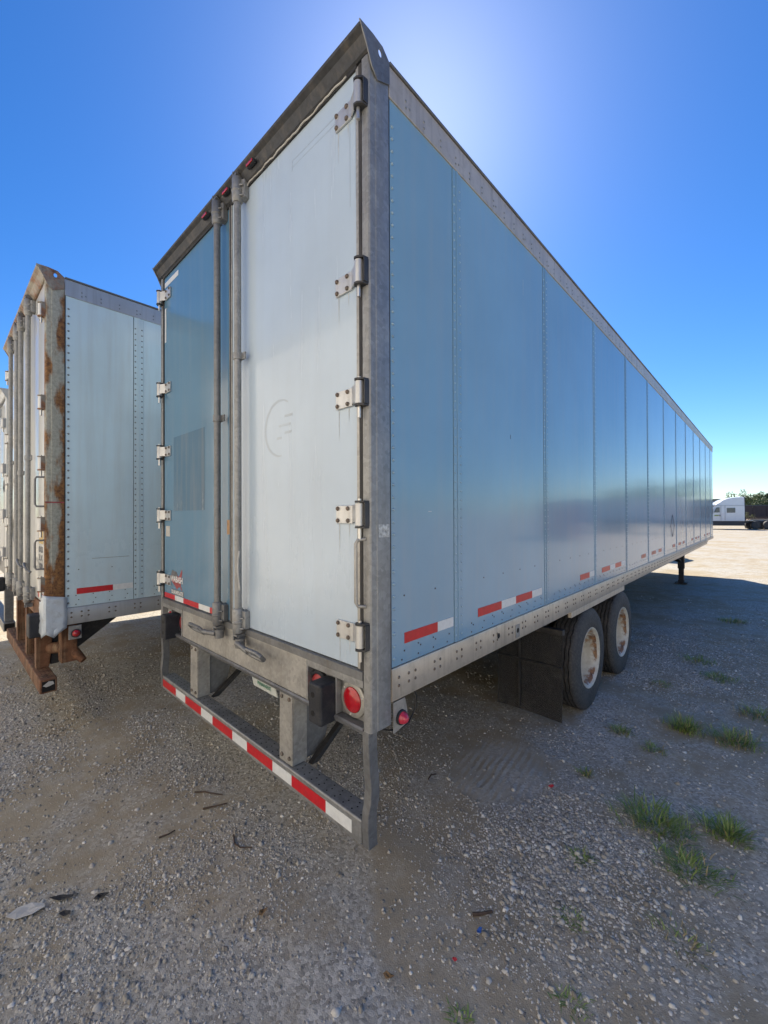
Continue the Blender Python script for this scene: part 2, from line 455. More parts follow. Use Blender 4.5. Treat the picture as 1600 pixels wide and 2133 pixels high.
# ------------------------------------------------------------------ mesh helpers
class MB:
    def __init__(s):
        s.v, s.f = [], []

    def add(s, vs, fs):
        o = len(s.v)
        s.v += [tuple(p) for p in vs]
        s.f += [tuple(i + o for i in f) for f in fs]
        return s

    def box(s, x0, x1, y0, y1, z0, z1):
        x0, x1 = min(x0, x1), max(x0, x1)
        y0, y1 = min(y0, y1), max(y0, y1)
        z0, z1 = min(z0, z1), max(z0, z1)
        return s.add([(x0, y0, z0), (x1, y0, z0), (x1, y1, z0), (x0, y1, z0), (x0, y0, z1), (x1, y0, z1), (x1, y1, z1), (x0, y1, z1)],
                     [(0, 3, 2, 1), (4, 5, 6, 7), (0, 1, 5, 4), (1, 2, 6, 5), (2, 3, 7, 6), (3, 0, 4, 7)])

    def hexa(s, p):
        return s.add(p, [(0, 3, 2, 1), (4, 5, 6, 7), (0, 1, 5, 4), (1, 2, 6, 5), (2, 3, 7, 6), (3, 0, 4, 7)])

    def prism(s, pts, axis, a0, a1):
        """polygon (two remaining axes in xyz order) extruded along axis"""
        def mk(p, a):
            return {'x': (a, p[0], p[1]), 'y': (p[0], a, p[1]), 'z': (p[0], p[1], a)}[axis]
        n = len(pts)
        vs = [mk(p, a0) for p in pts] + [mk(p, a1) for p in pts]
        fs = [tuple(range(n - 1, -1, -1)), tuple(range(n, 2 * n))]
        fs += [(i, (i + 1) % n, n + (i + 1) % n, n + i) for i in range(n)]
        return s.add(vs, fs)

    def cyl(s, p0, p1, r, n=16, r1=None, cap=True):
        p0, p1 = Vector(p0), Vector(p1)
        r1 = r if r1 is None else r1
        d = (p1 - p0).normalized()
        a = d.orthogonal().normalized()
        b = d.cross(a)
        vs = []
        for p, q in ((p0, r), (p1, r1)):
            for i in range(n):
                t = 2 * math.pi * i / n
                vs.append(p + a * (q * math.cos(t)) + b * (q * math.sin(t)))
        fs = [(i, (i + 1) % n, n + (i + 1) % n, n + i) for i in range(n)]
        if cap:
            fs += [tuple(range(n - 1, -1, -1)), tuple(range(n, 2 * n))]
        return s.add(vs, fs)

    def lathe(s, prof, o, d, n=32, close=False, caps=True):
        """prof: (radius, height along d)"""
        o, d = Vector(o), Vector(d).normalized()
        a = d.orthogonal().normalized()
        b = d.cross(a)
        vs, fs = [], []
        for r, h in prof:
            for i in range(n):
                t = 2 * math.pi * i / n
                vs.append(o + d * h + a * (r * math.cos(t)) + b * (r * math.sin(t)))
        m = len(prof)
        for j in range(m if close else m - 1):
            j2 = (j + 1) % m
            fs += [(j * n + i, j * n + (i + 1) % n, j2 * n + (i + 1) % n, j2 * n + i) for i in range(n)]
        if not close and caps:
            fs.append(tuple(range(n - 1, -1, -1)))
            fs.append(tuple((m - 1) * n + i for i in range(n)))
        return s.add(vs, fs)

    def tube(s, path, r, n=8):
        P = [Vector(p) for p in path]
        T = [(P[min(i + 1, len(P) - 1)] - P[max(i - 1, 0)]).normalized() for i in range(len(P))]
        a = T[0].orthogonal().normalized()
        vs, fs = [], []
        for i, p in enumerate(P):
            a = (a - T[i] * a.dot(T[i])).normalized()
            b = T[i].cross(a)
            rr = r[i] if isinstance(r, (list, tuple)) else r
            for k in range(n):
                t = 2 * math.pi * k / n
                vs.append(p + a * (rr * math.cos(t)) + b * (rr * math.sin(t)))
        for i in range(len(P) - 1):
            fs += [(i * n + k, i * n + (k + 1) % n, (i + 1) * n + (k + 1) % n, (i + 1) * n + k) for k in range(n)]
        fs += [tuple(range(n - 1, -1, -1)), tuple((len(P) - 1) * n + k for k in range(n))]
        return s.add(vs, fs)

    def dome(s, c, d, r, h, n=8):
        return s.lathe([(r, 0), (r * 0.86, h * 0.55), (r * 0.45, h)], c, d, n)

    def build(s, name, mat, parent=None, bevel=0.0, smooth=True, kind=None, loc=None, segs=2, angle=38):
        me = bpy.data.meshes.new(name)
        me.from_pydata([tuple(p) for p in s.v], [], s.f)
        me.validate()
        import bmesh
        bm = bmesh.new()
        bm.from_mesh(me)
        bmesh.ops.recalc_face_normals(bm, faces=bm.faces)
        bm.to_mesh(me)
        bm.free()
        o = bpy.data.objects.new(name, me)
        C.objects.link(o)
        me.materials.append(MAT[mat] if isinstance(mat, str) else mat)
        if smooth:
            for p in me.polygons:
                p.use_smooth = True
            me.set_sharp_from_angle(angle=R(angle))
        if bevel:
            bv = o.modifiers.new('bevel', 'BEVEL')
            bv.width = bevel
            bv.segments = segs
            bv.limit_method = 'ANGLE'
            bv.angle_limit = R(40)
            bv.harden_normals = True
        if parent:
            o.parent = parent
        if loc:
            o.location = loc
        if kind:
            o['kind'] = kind
        return o


def empty(name, label, cat, loc=(0, 0, 0), rz=0.0, group=None):
    o = bpy.data.objects.new(name, None)
    C.objects.link(o)
    o.location = loc
    o.rotation_euler = (0, 0, rz)
    o.empty_display_size = 0.2
    return tag(o, label, cat, group)


def tag(o, label, cat, group=None):
    o['label'] = label
    o['category'] = cat
    if group:
        o['group'] = group
    return o


CH = {}


def copy_obj(o, parent, loc=None):
    c = o.copy()
    C.objects.link(c)
    c.parent = parent
    if loc:
        c.location = loc
    CH.setdefault(parent.name if parent else None, []).append(c)
    return c


def copy_tree(o, parent=None, kids=None):
    kids = kids or kid_map()
    c = o.copy()
    C.objects.link(c)
    c.parent = parent
    for ch in kids.get(o.name, []):
        copy_tree(ch, c, kids)
    return c


def kid_map():
    k = {}
    for o in bpy.data.objects:
        if o.parent:
            k.setdefault(o.parent.name, []).append(o)
    return k


def text_mesh(name, body, mat, parent, origin, xdir, zdir, height, width=None, out=0.0006, kind=None):
    """flat lettering laid on a surface: origin lower-left, xdir along the line, zdir up"""
    cu = bpy.data.curves.new(name, 'FONT')
    cu.body = body
    cu.size = 1.0
    cu.extrude = 0.0
    cu.offset = 0.022
    t = bpy.data.objects.new('tmp', cu)
    C.objects.link(t)
    bpy.context.view_layer.update()
    me = bpy.data.meshes.new_from_object(t)
    bpy.data.objects.remove(t)
    co = np.array([v.co[:] for v in me.vertices])
    mn, mx = co.min(0), co.max(0)
    sy = height / (mx[1] - mn[1])
    sx = (width / (mx[0] - mn[0])) if width else sy
    X, Z = Vector(xdir), Vector(zdir)
    N = X.cross(Z)
    for v, p in zip(me.vertices, co):
        v.co = Vector(origin) + X * ((p[0] - mn[0]) * sx) + Z * ((p[1] - mn[1]) * sy) + N * out
    me.name = name
    me.materials.clear()
    me.materials.append(MAT[mat])
    o = bpy.data.objects.new(name, me)
    C.objects.link(o)
    o.parent = parent
    return o


# ------------------------------------------------------------------ ground
def vnoise(x, y, seed=0):
    """smooth value noise on arrays"""
    xi, yi = np.floor(x).astype(np.int64), np.floor(y).astype(np.int64)
    xf, yf = x - xi, y - yi
    u, v = xf * xf * (3 - 2 * xf), yf * yf * (3 - 2 * yf)

    def h(a, b):
        n = (a * 374761393 + b * 668265263 + seed * 974711) & 0x7fffffff
        n = ((n ^ (n >> 13)) * 1274126177) & 0x7fffffff
        return ((n ^ (n >> 16)) & 0xffff) / 65535.0
    return (h(xi, yi) * (1 - u) + h(xi + 1, yi) * u) * (1 - v) + (h(xi, yi + 1) * (1 - u) + h(xi + 1, yi + 1) * u) * v


def gz(x, y):
    x, y = np.asarray(x, float), np.asarray(y, float)
    r = np.hypot(x, y)
    fade = np.clip(1.3 - r / 120, 0, 1)
    h = 0.030 * (vnoise(x * 0.55, y * 0.55, 1) - 0.5) + 0.016 * (vnoise(x * 1.7, y * 1.7, 2) - 0.5) + 0.008 * (vnoise(x * 5.3, y * 5.3, 3) - 0.5)
    return h * fade - 0.006


def axis(lo, hi, step, far):
    a = list(np.arange(lo, hi + 1e-6, step))
    s, p = step, hi
    while p < far:
        s *= 1.13
        p += s
        a.append(p)
    s, p = step, lo
    while p > -far:
        s *= 1.13
        p -= s
        a.insert(0, p)
    return np.array(a)


def ground_mat():
    m, nt, b = base_mat('yard_dirt_and_gravel')
    v = coords(nt)
    big = noise(nt, v, 0.55, 6, 0.6)
    mid = noise(nt, v, 3.0, 7, 0.65)
    fine = noise(nt, v, 70, 6, 0.7)
    vo = nn(nt, 'ShaderNodeTexVoronoi')
    vo.inputs['Scale'].default_value = 62
    nt.links.new(v, vo.inputs['Vector'])
    vo2 = nn(nt, 'ShaderNodeTexVoronoi')
    vo2.inputs['Scale'].default_value = 150
    nt.links.new(v, vo2.inputs['Vector'])
    cell = nn(nt, 'ShaderNodeRGBToBW')
    nt.links.new(vo.outputs['Color'], cell.inputs[0])
    dirt = mixc(nt, ramp(nt, mid, 0.3, 0.7), (0.345, 0.285, 0.195), (0.47, 0.40, 0.285))
    grav = mixc(nt, ramp(nt, cell.outputs[0], 0.15, 0.85), (0.28, 0.26, 0.22), (0.60, 0.56, 0.48))
    k = mth(nt, 'ADD', big, mth(nt, 'MULTIPLY', mth(nt, 'SUBTRACT', mid, 0.5), 0.7))
    out = mixc(nt, ramp(nt, k, 0.40, 0.58), dirt, grav)
    out = mixc(nt, mth(nt, 'MULTIPLY', ramp(nt, fine, 0.35, 0.75), 0.5), out, mixc(nt, 0.5, out, (0.15, 0.14, 0.125)))
    BASE = out
    b.inputs['Roughness'].default_value = 0.95
    b.inputs['Specular IOR Level'].default_value = 0.2
    st = mth(nt, 'SUBTRACT', 1.0, vo.outputs['Distance'])
    st2 = mth(nt, 'SUBTRACT', 1.0, vo2.outputs['Distance'])
    h = mth(nt, 'ADD', mth(nt, 'MULTIPLY', mth(nt, 'MULTIPLY', st, 0.45), ramp(nt, k, 0.36, 0.6)), mth(nt, 'ADD', mth(nt, 'MULTIPLY', st2, 0.35), mth(nt, 'MULTIPLY', fine, 0.5)))
    # tread print left in the soft dirt behind the mud flap
    x, y, z = sepxyz(nt)
    a = R(8)
    uu = mth(nt, 'ADD', mth(nt, 'MULTIPLY', x, math.cos(a)), mth(nt, 'MULTIPLY', y, math.sin(a)))
    rid = mth(nt, 'SINE', mth(nt, 'MULTIPLY', mth(nt, 'ADD', uu, mth(nt, 'MULTIPLY', mid, 0.05)), 2 * math.pi / 0.055))
    dx = mth(nt, 'DIVIDE', mth(nt, 'SUBTRACT', x, -0.22), 0.42)
    dy = mth(nt, 'DIVIDE', mth(nt, 'SUBTRACT', y, 1.62), 0.52)
    rr = mth(nt, 'ADD', mth(nt, 'MULTIPLY', dx, dx), mth(nt, 'MULTIPLY', dy, dy))
    mask = mth(nt, 'SUBTRACT', 1.0, rr, clamp=True)
    h = mth(nt, 'ADD', h, mth(nt, 'MULTIPLY', mth(nt, 'MULTIPLY', rid, mth(nt, 'MULTIPLY', mask, ramp(nt, noise(nt, v, 7, 4), 0.38, 0.62))), 1.5))
    scuff = mth(nt, 'MULTIPLY', ramp(nt, mth(nt, 'ADD', mask, mth(nt, 'MULTIPLY', mth(nt, 'SUBTRACT', mid, 0.5), 0.9)), 0.15, 0.6), 0.4)
    nt.links.new(mixc(nt, scuff, BASE, (0.50, 0.455, 0.38)), b.inputs['Base Color'])
    bumpn(nt, b, h, 0.6, 0.006)
    return m


MAT['ground'] = ground_mat()
ax, ay = axis(-9, 5, 0.07, 900), axis(-3, 14, 0.07, 900)
GX, GY = np.meshgrid(ax, ay)
GZ = gz(GX, GY)
nx, ny = len(ax), len(ay)
gv = np.stack([GX.ravel(), GY.ravel(), GZ.ravel()], 1)
i0 = (np.arange(ny - 1)[:, None] * nx + np.arange(nx - 1)[None, :]).ravel()
gf = np.stack([i0, i0 + 1, i0 + nx + 1, i0 + nx], 1)


def np_mesh(name, v, f, mat, smooth=False):
    me = bpy.data.meshes.new(name)
    k = f.shape[1]
    me.vertices.add(len(v))
    me.vertices.foreach_set('co', v.astype(np.float32).ravel())
    me.loops.add(f.size)
    me.loops.foreach_set('vertex_index', f.astype(np.int32).ravel())
    me.polygons.add(len(f))
    me.polygons.foreach_set('loop_start', (np.arange(len(f)) * k).astype(np.int32))
    if smooth:
        me.polygons.foreach_set('use_smooth', np.ones(len(f), bool))
    me.update(calc_edges=True)
    me.validate()
    me.materials.append(MAT[mat])
    o = bpy.data.objects.new(name, me)
    C.objects.link(o)
    return o


ground = np_mesh('ground', gv, gf, 'ground', True)
ground['kind'] = 'structure'


# ------------------------------------------------------------------ the trailers
def shell(root, S):
    """box body: rear frame, side panels with riveted seams, rails, roof, floor, undergear"""
    W, L, H = S['W'], S['L'], S['H']
    zb, zr0, zt = S['zb'], S['zr'], S['zt']         # panel bottom, bottom-rail underside, panel top
    PANEL, RAIL, BR = S['panel'], S['rail'], S['brail']
    MB().box(-W + 0.03, -0.034, 0.14, L - 0.05, zr0 + 0.09, H - 0.08).build('inner_lining', 'hole', root)
    # right hand wall: panels and seam strips
    y = 0.142
    seams = [s for s in S['seams'] if s < L - 0.3]
    first = True
    for i, s in enumerate(seams + [None]):
        y1 = (s - 0.046) if s else L - 0.02
        MB().box(-0.03, -0.004, y + (0.0 if first else 0.0005), y1, zb, zt).build('side_panel', PANEL, root, bevel=0.002)
        first = False
        if s is None:
            break
        sp = MB().box(-0.03, -0.0015, s - 0.041, s + 0.045, zb, zt)
        sp.box(-0.0015, 0.002, s - 0.008, s + 0.010, zb, zt)
        strip = sp.build('seam_strip', PANEL, root, bevel=0.001)
        rv = MB()
        step = S.get('rstep', 0.052)
        near = s < 6
        for k in range(int((zt - zb - 0.05) / step)):
            z = zb + 0.04 + k * step
            if near or k % 1 == 0:
                for yy in (s - 0.028, s + 0.030):
                    rv.dome((-0.0015, yy, z), (1, 0, 0), S.get('rr', 0.0062), 0.004, 8 if s < 3 else 5)
        rv.build('rivet_rows', S['rivet'], strip, kind='stuff')
        y = s + 0.0455
    rv = MB()
    for k in range(int((zt - zb - 0.06) / S.get('rstep0', 0.06))):
        rv.dome((-0.004, 0.163, zb + 0.04 + k * S.get('rstep0', 0.06)), (1, 0, 0), S.get('rr0', 0.0085), 0.006, 10)
    rv.build('edge_rivets', S['rivet'], root, kind='stuff')
    # scattered small fasteners along the foot of the panels
    rv = MB()
    for row in range(4):
        for k in range(int(L / 0.13)):
            yy = 0.22 + k * 0.13 + 0.02 * (row % 2)
            if min(abs(yy - s) for s in seams) < 0.06 or yy > L - 0.2:
                continue
            z = zb + 0.022 + row * 0.040
            if row == 3:
                if k % 2:
                    continue
                z = zb + 0.335
            elif row == 2 and S.get('tape_z') and zb + 0.1 < S['tape_z'] + 0.03:
                z = zb + 0.075
                if k % 3 == 0:
                    continue
            rv.dome((-0.004, yy, z), (1, 0, 0), 0.0052, 0.003, 6)
    rv.build('foot_fasteners', 'rivet_dark', root, kind='stuff')
    # left wall, front, roof
    MB().box(-W + 0.004, -W + 0.03, 0.142, L - 0.02, zb, zt).build('side_wall', PANEL, root, bevel=0.002)
    MB().box(-W + 0.02, -0.02, L - 0.02, L + 0.02, zb - 0.05, H - 0.03).build('front_wall', PANEL, root, bevel=0.01)
    MB().box(-W + 0.02, -0.02, 0.13, L - 0.03, H - 0.08, H - 0.05).build('roof', 'roof', root)
    for sx in (0, 1):
        def X(v):
            return v if sx == 0 else -W - v
        tr = MB().box(X(-0.022), X(0.004), 0.136, L, zt - 0.003, H - 0.017)
        tr = tr.build('top_rail', RAIL, root, bevel=0.003)
        MB().box(X(-0.05), X(0.012), 0.136, L + 0.01, H - 0.016, H).build('roof_edge_trim', 'alu_cap', tr, bevel=0.003)
        bp = [(X(-0.05), zr0), (X(0.004), zr0), (X(0.007), zr0 + 0.006), (X(0.007), zb - 0.012), (X(0.003), zb - 0.002), (X(-0.03), zb - 0.002)]
        br = MB().prism(bp, 'y', 0.137, L - (1.9 if S.get('step') else 0.1)).build('bottom_rail', BR, root)
        if sx == 0:
            if S.get('step'):
                MB().prism([(-0.05, zb - 0.075), (0.004, zb - 0.075), (0.004, zb - 0.004), (-0.03, zb - 0.004)], 'y', L - 1.89, L).build('nose_rail', BR, root)
            rv = MB()
            yy = 0.26
            for k in range(int(L / 0.15) - 1):
                p = [(0, 0), (0, 0.035)] if k % 3 else [(0, 0), (0, 0.035), (0.03, 0.012)]
                for dy, dz in p:
                    rv.dome((0.004, yy + dy, zt + 0.03 + dz), (1, 0, 0), 0.0068, 0.004, 7)
                yy += 0.15
            rv.build('rail_rivets', 'rivet_pale', tr, kind='stuff')
            rv = MB()
            yy = 0.185
            k = 0
            while yy < L - 2.2:
                for dy in ((0,) if k == 0 else (0, 0.052)):
                    for dz in (0, 0.040):
                        rv.dome((0.007, yy + dy, zr0 + (zb - zr0) * 0.42 + dz), (1, 0, 0), 0.0085, 0.005, 8)
                yy += 0.075 if k == 0 else S.get('bstep', 0.215)
                k += 1
            rv.build('rail_bolts', 'bolt', br, kind='stuff')
    # floor and cross members
    MB().box(-W + 0.05, -0.05, 0.11, L - 0.06, zb - 0.03, zb + 0.02).build('floor', 'floorwood', root)
    n = int((L - 1.0) / 0.31)
    cm0 = None
    for k in range(n):
        yy = 0.45 + k * 0.31
        if cm0 is None:
            m = MB().box(-W + 0.05, -0.05, -0.003, 0.003, zb - 0.135, zb - 0.036)
            m.box(-W + 0.05, -0.05, -0.028, 0.028, zb - 0.142, zb - 0.135)
            cm0 = m.build('cross_member', 'dark', root, loc=(0, yy, 0))
        else:
            copy_obj(cm0, root, (0, yy, 0))
    for xx in (-0.62, -W + 0.62 - 0.1):
        MB().box(xx, xx + 0.1, S['slide'][0], S['slide'][1], zb - 0.28, zb - 0.145).build('slider_rail', 'dark', root, bevel=0.004)
    # corner posts
    z0 = S['post_z0']
    pr = [(-0.050, 0.055), (-0.050, 0.006), (-0.045, 0.0), (-0.018, 0.0), (-0.008, 0.003), (-0.002, 0.010), (0.0, 0.022), (0.0, 0.040), (0.003, 0.046), (0.003, 0.128), (0.0, 0.1345), (-0.05, 0.1345)]
    for sx in (0, 1):
        pp = [(p[0] if sx == 0 else -W - p[0], p[1]) for p in pr]
        post = MB().prism(pp, 'z', z0, H - 0.06).build('corner_post', S['post'], root, angle=25)
        MB().box((-0.004 if sx == 0 else -W - 0.004), (0.004 if sx == 0 else -W + 0.004) - 0.004, 0.135, 0.1415, zb - 0.1, zt).build('edge_seal', 'seal', post)
    # header with forward-leaning visor and pierced corner gussets
    ht = H + 0.02
    hb = H - 0.058
    hp = [(0.02, hb), (0.0, hb + 0.003), (-0.010, hb + 0.010), (-0.013, hb + 0.018), (-0.022, hb + 0.032), (-0.036, ht - 0.022), (-0.058, ht - 0.007), (-0.062, ht + 0.004), (-0.054, ht + 0.006), (-0.006, hb + 0.03), (0.02, hb + 0.02), (0.10, hb + 0.02), (0.10, hb)]
    MB().prism(hp, 'x', -W - 0.004, 0.004).build('header', S['header'], root, angle=25)
    for sx in (0, 1):
        # gusset plate with a round hole: ring of quads round the hole, then out to the plate outline
        out = [(-0.064, ht + 0.012), (0.02, ht + 0.014), (0.085, ht + 0.006), (0.132, H - 0.012), (0.132, zt + 0.045), (0.05, zt + 0.005), (0.012, zt + 0.045), (-0.02, H - 0.045)]
        hc, hr = (0.068, H - 0.018), 0.016
        N = 24
        ring = [(hc[0] + hr * 0.8 * math.cos(2 * math.pi * k / N), hc[1] + hr * 1.15 * math.sin(2 * math.pi * k / N)) for k in range(N)]
        outer = []
        for k in range(N):
            a = 2 * math.pi * k / N
            d = (math.cos(a), math.sin(a))
            best = 9
            for q in range(len(out)):
                p0, p1 = out[q], out[(q + 1) % len(out)]
                ex, ey = p1[0] - p0[0], p1[1] - p0[1]
                den = d[0] * ey - d[1] * ex
                if abs(den) < 1e-9:
                    continue
                t = ((p0[0] - hc[0]) * ey - (p0[1] - hc[1]) * ex) / den
                u = ((p0[0] - hc[0]) * d[1] - (p0[1] - hc[1]) * d[0]) / den
                if t > 0 and -1e-6 <= u <= 1 + 1e-6:
                    best = min(best, t)
            outer.append((hc[0] + d[0] * best, hc[1] + d[1] * best))
        # add true corners by snapping the closest outer samples
        for c in out:
            j = min(range(N), key=lambda q: (outer[q][0] - c[0]) ** 2 + (outer[q][1] - c[1]) ** 2)
            outer[j] = c
        x0, x1 = (0.0045, 0.0105) if sx == 0 else (-W - 0.0105, -W - 0.0045)
        m = MB()
        vs_ = [(x0, *p) for p in ring] + [(x0, *p) for p in outer] + [(x1, *p) for p in ring] + [(x1, *p) for p in outer]
        fs = []
        for k in range(N):
            k2 = (k + 1) % N
            fs += [(k, k2, N + k2, N + k), (2 * N + k, 3 * N + k, 3 * N + k2, 2 * N + k2), (k, 2 * N + k, 2 * N + k2, k2), (N + k, N + k2, 3 * N + k2, 3 * N + k)]
        m.add(vs_, fs)
        m.build('corner_gusset', 'galv_dark' if S['header'] == 'header' else S['header'], root)


def hinge(root, S, zs, mirror, W):
    """door hinges; x measured from the right post, mirrored for the other side"""
    def X(v):
        return -W - v if mirror else v
    m = MB().box(X(-0.235), X(-0.118), -0.002, 0.008, -0.043, 0.043)
    m.hexa([(X(-0.118), -0.002, -0.036), (X(-0.06), -0.030, -0.036), (X(-0.06), -0.022, -0.036), (X(-0.118), 0.008, -0.036),
            (X(-0.118), -0.002, 0.046), (X(-0.06), -0.030, 0.046), (X(-0.06), -0.022, 0.046), (X(-0.118), 0.008, 0.046)])
    m.cyl((X(-0.046), -0.022, -0.052), (X(-0.046), -0.022, 0.052), 0.021, 16)
    h0 = m.build('hinge', 'hinge', root, bevel=0.002, loc=(0, 0, zs[0]))
    for bx in (-0.222, -0.148):
        for bz in (-0.029, 0.029):
            MB().lathe([(0.011, 0), (0.011, 0.004), (0.007, 0.009)], (X(bx), -0.002, bz), (0, -1, 0), 8).build('bolt', 'bolt', h0)
    u = MB()
    for s in (-1, 1):
        pts = [(X(-0.062), 0.003), (X(-0.068), -0.03), (X(-0.052), -0.047), (X(-0.034), -0.045), (X(-0.012), -0.026), (X(-0.008), 0.003)]
        u.prism(pts, 'z', s * 0.054, s * 0.063)
    u.box(X(-0.012), X(-0.006), -0.026, 0.003, -0.054, 0.054)
    u.build('hinge_bracket', S['header'], h0, bevel=0.001)
    MB().cyl((X(-0.046), -0.022, -0.115), (X(-0.046), -0.022, 0.072), 0.0085, 10).build('hinge_pin', 'steel', h0)
    kids = kid_map()
    for z in zs[1:]:
        c = copy_tree(h0, root, kids)
        c.location = (0, 0, z)
        c.parent = root


def rod(root, x, z0, z1, guides, mat, r=0.0235, yc=-0.042):
    """vertical locking bar with top and bottom cams and guide straps"""
    o = MB().cyl((x, yc, z0), (x, yc, z1), r, 18).build('lock_rod', mat, root)
    for z in guides:
        m = MB().cyl((x, yc, z - 0.022), (x, yc, z + 0.022), r + 0.006, 18)
        m.box(x + 0.01, x + 0.062, yc + 0.014, yc + 0.026, z - 0.022, z + 0.022)
        m.box(x + 0.005, x + 0.032, yc - 0.008, yc + 0.02, z - 0.022, z + 0.022)
        m.dome((x + 0.047, yc + 0.014, z), (0, -1, 0), 0.008, 0.006, 8)
        m.build('rod_guide', mat, o, bevel=0.002)
    for k, (a, b) in enumerate(((z0 - 0.02, z0 + 0.14), (z1 - 0.13, z1 + 0.03))):
        m = MB().lathe([(r + 0.004, a), (r + 0.012, a + 0.012), (r + 0.012, a + 0.065), (r + 0.016, a + 0.068), (r + 0.016, a + 0.078), (r + 0.012, a + 0.082), (r + 0.012, b - 0.01), (r + 0.005, b)], (x, yc, 0), (0, 0, 1), 18)
        m.hexa([(x + 0.01, yc + 0.004, a + 0.02), (x + 0.054, yc + 0.018, a + 0.03), (x + 0.054, yc + 0.05, a + 0.03), (x + 0.01, yc + 0.05, a + 0.02),
                (x + 0.01, yc + 0.004, b - 0.012), (x + 0.056, yc + 0.018, b - 0.02), (x + 0.056, yc + 0.05, b - 0.02), (x + 0.01, yc + 0.05, b - 0.012)])
        for dz in (0.035, 0.10):
            m.cyl((x + 0.018, yc - 0.012, a + dz), (x + 0.050, yc + 0.010, a + dz), 0.006, 8)
        m.build('cam_housing', mat, o, bevel=0.002)
        zz = b if k else a
        s = 1 if k else -1
        m = MB().box(x - 0.03, x + 0.022, yc - 0.022, yc + 0.036, zz + s * 0.004, zz + s * 0.018)
        m.box(x - 0.03, x - 0.018, yc - 0.022, yc + 0.036, zz + s * 0.018, zz + s * 0.045)
        m.box(x + 0.012, x + 0.022, yc - 0.012, yc + 0.036, zz + s * 0.018, zz + s * 0.036)
        m.build('cam_keeper', 'galv_dark', o, bevel=0.002)
    return o


def handle(parent, x0, x1, z, y=-0.06, mat='galv_dark'):
    """flat lever ending in a closed grip"""
    s = 1 if x1 > x0 else -1
    m = MB().cyl((x0, y + 0.02, z - 0.03), (x0, y + 0.02, z + 0.028), 0.030, 16)
    m.tube([(x0, y, z), (x0 + s * 0.05, y - 0.004, z - 0.004), (x0 + s * 0.12, y - 0.01, z - 0.012), (x0 + s * 0.17, y - 0.012, z - 0.014)], [0.02, 0.017, 0.016, 0.019], 10)
    a, b = x0 + s * 0.17, x1
    w = 0.045
    loop = [(a, 0), (a + s * 0.02, w), (b - s * 0.03, w * 1.05), (b, w * 0.55), (b, -w * 0.3), (b - s * 0.03, -w * 0.75), (a + s * 0.02, -w * 0.6), (a, 0)]
    m.tube([(p, y - 0.014 - q * 0.5, z - 0.016 + q * 0.62) for p, q in loop], 0.0125, 8)
    return m.build('door_handle', mat, parent)


def wheel(root, x, y, S, outer=True):
    """tyre and rim, axle along x, outer face at x (right side)"""
    ro = 0.505
    w = 0.27
    prof = [(0.292, -0.012), (0.315, 0.0), (0.36, 0.004), (0.42, 0.0), (0.468, -0.008), (0.494, -0.026)]
    gr = [-0.055, -0.095, -0.135, -0.175, -0.215]
    tread = [(0.500, -0.034)]
    for g in gr:
        tread += [(ro - 0.001, g + 0.006), (ro - 0.02, g + 0.0045), (ro - 0.02, g - 0.0045), (ro - 0.001, g - 0.006)]
    tread += [(0.500, -0.236), (0.494, -0.244), (0.468, -0.262), (0.42, -0.27), (0.36, -0.274), (0.315, -0.27), (0.292, -0.258)]
    # wavy groove tyre: build rings by hand so that the grooves zig-zag round the tread
    N = 96
    pts = prof + tread
    vs_, fs = [], []
    for j, (r, h) in enumerate(pts):
        wv = 0.005 if len(prof) < j < len(prof) + 21 else 0.0
        for i in range(N):
            t = 2 * math.pi * i / N
            hh = h + wv * math.sin(t * 24)
            vs_.append((x + hh, y + r * math.cos(t), 0.505 + r * math.sin(t) - (0.02 * max(0, -math.sin(t)) ** 8 if r > 0.45 else 0) + (0.02 if False else 0)))
    for j in range(len(pts) - 1):
        fs += [(j * N + i, j * N + (i + 1) % N, (j + 1) * N + (i + 1) % N, (j + 1) * N + i) for i in range(N)]
    t = MB().add(vs_, fs).build('wheel', 'tyre', root, angle=50)
    MB().lathe([(0.296, -0.020), (0.303, -0.008), (0.301, -0.001), (0.292, -0.001), (0.285, -0.010), (0.280, -0.028), (0.266, -0.038), (0.260, -0.10), (0.256, -0.165), (0.240, -0.185), (0.19, -0.20), (0.13, -0.205)], (x, y, 0.505), (1, 0, 0), 56, caps=False).build('rim', 'rim', t, angle=60)
    m = MB().lathe([(0.14, -0.215), (0.14, -0.195), (0.115, -0.19), (0.105, -0.15), (0.09, -0.14), (0.05, -0.135)], (x, y, 0.505), (1, 0, 0), 28)
    hub = m.build('hub', 'rim', t)
    m = MB()
    for k in range(10):
        a = 2 * math.pi * k / 10
        m.cyl((x - 0.205, y + 0.168 * math.cos(a), 0.505 + 0.168 * math.sin(a)), (x - 0.178, y + 0.168 * math.cos(a), 0.505 + 0.168 * math.sin(a)), 0.015, 6)
    m.build('wheel_nuts', 'bolt', t, kind='stuff')
    return t


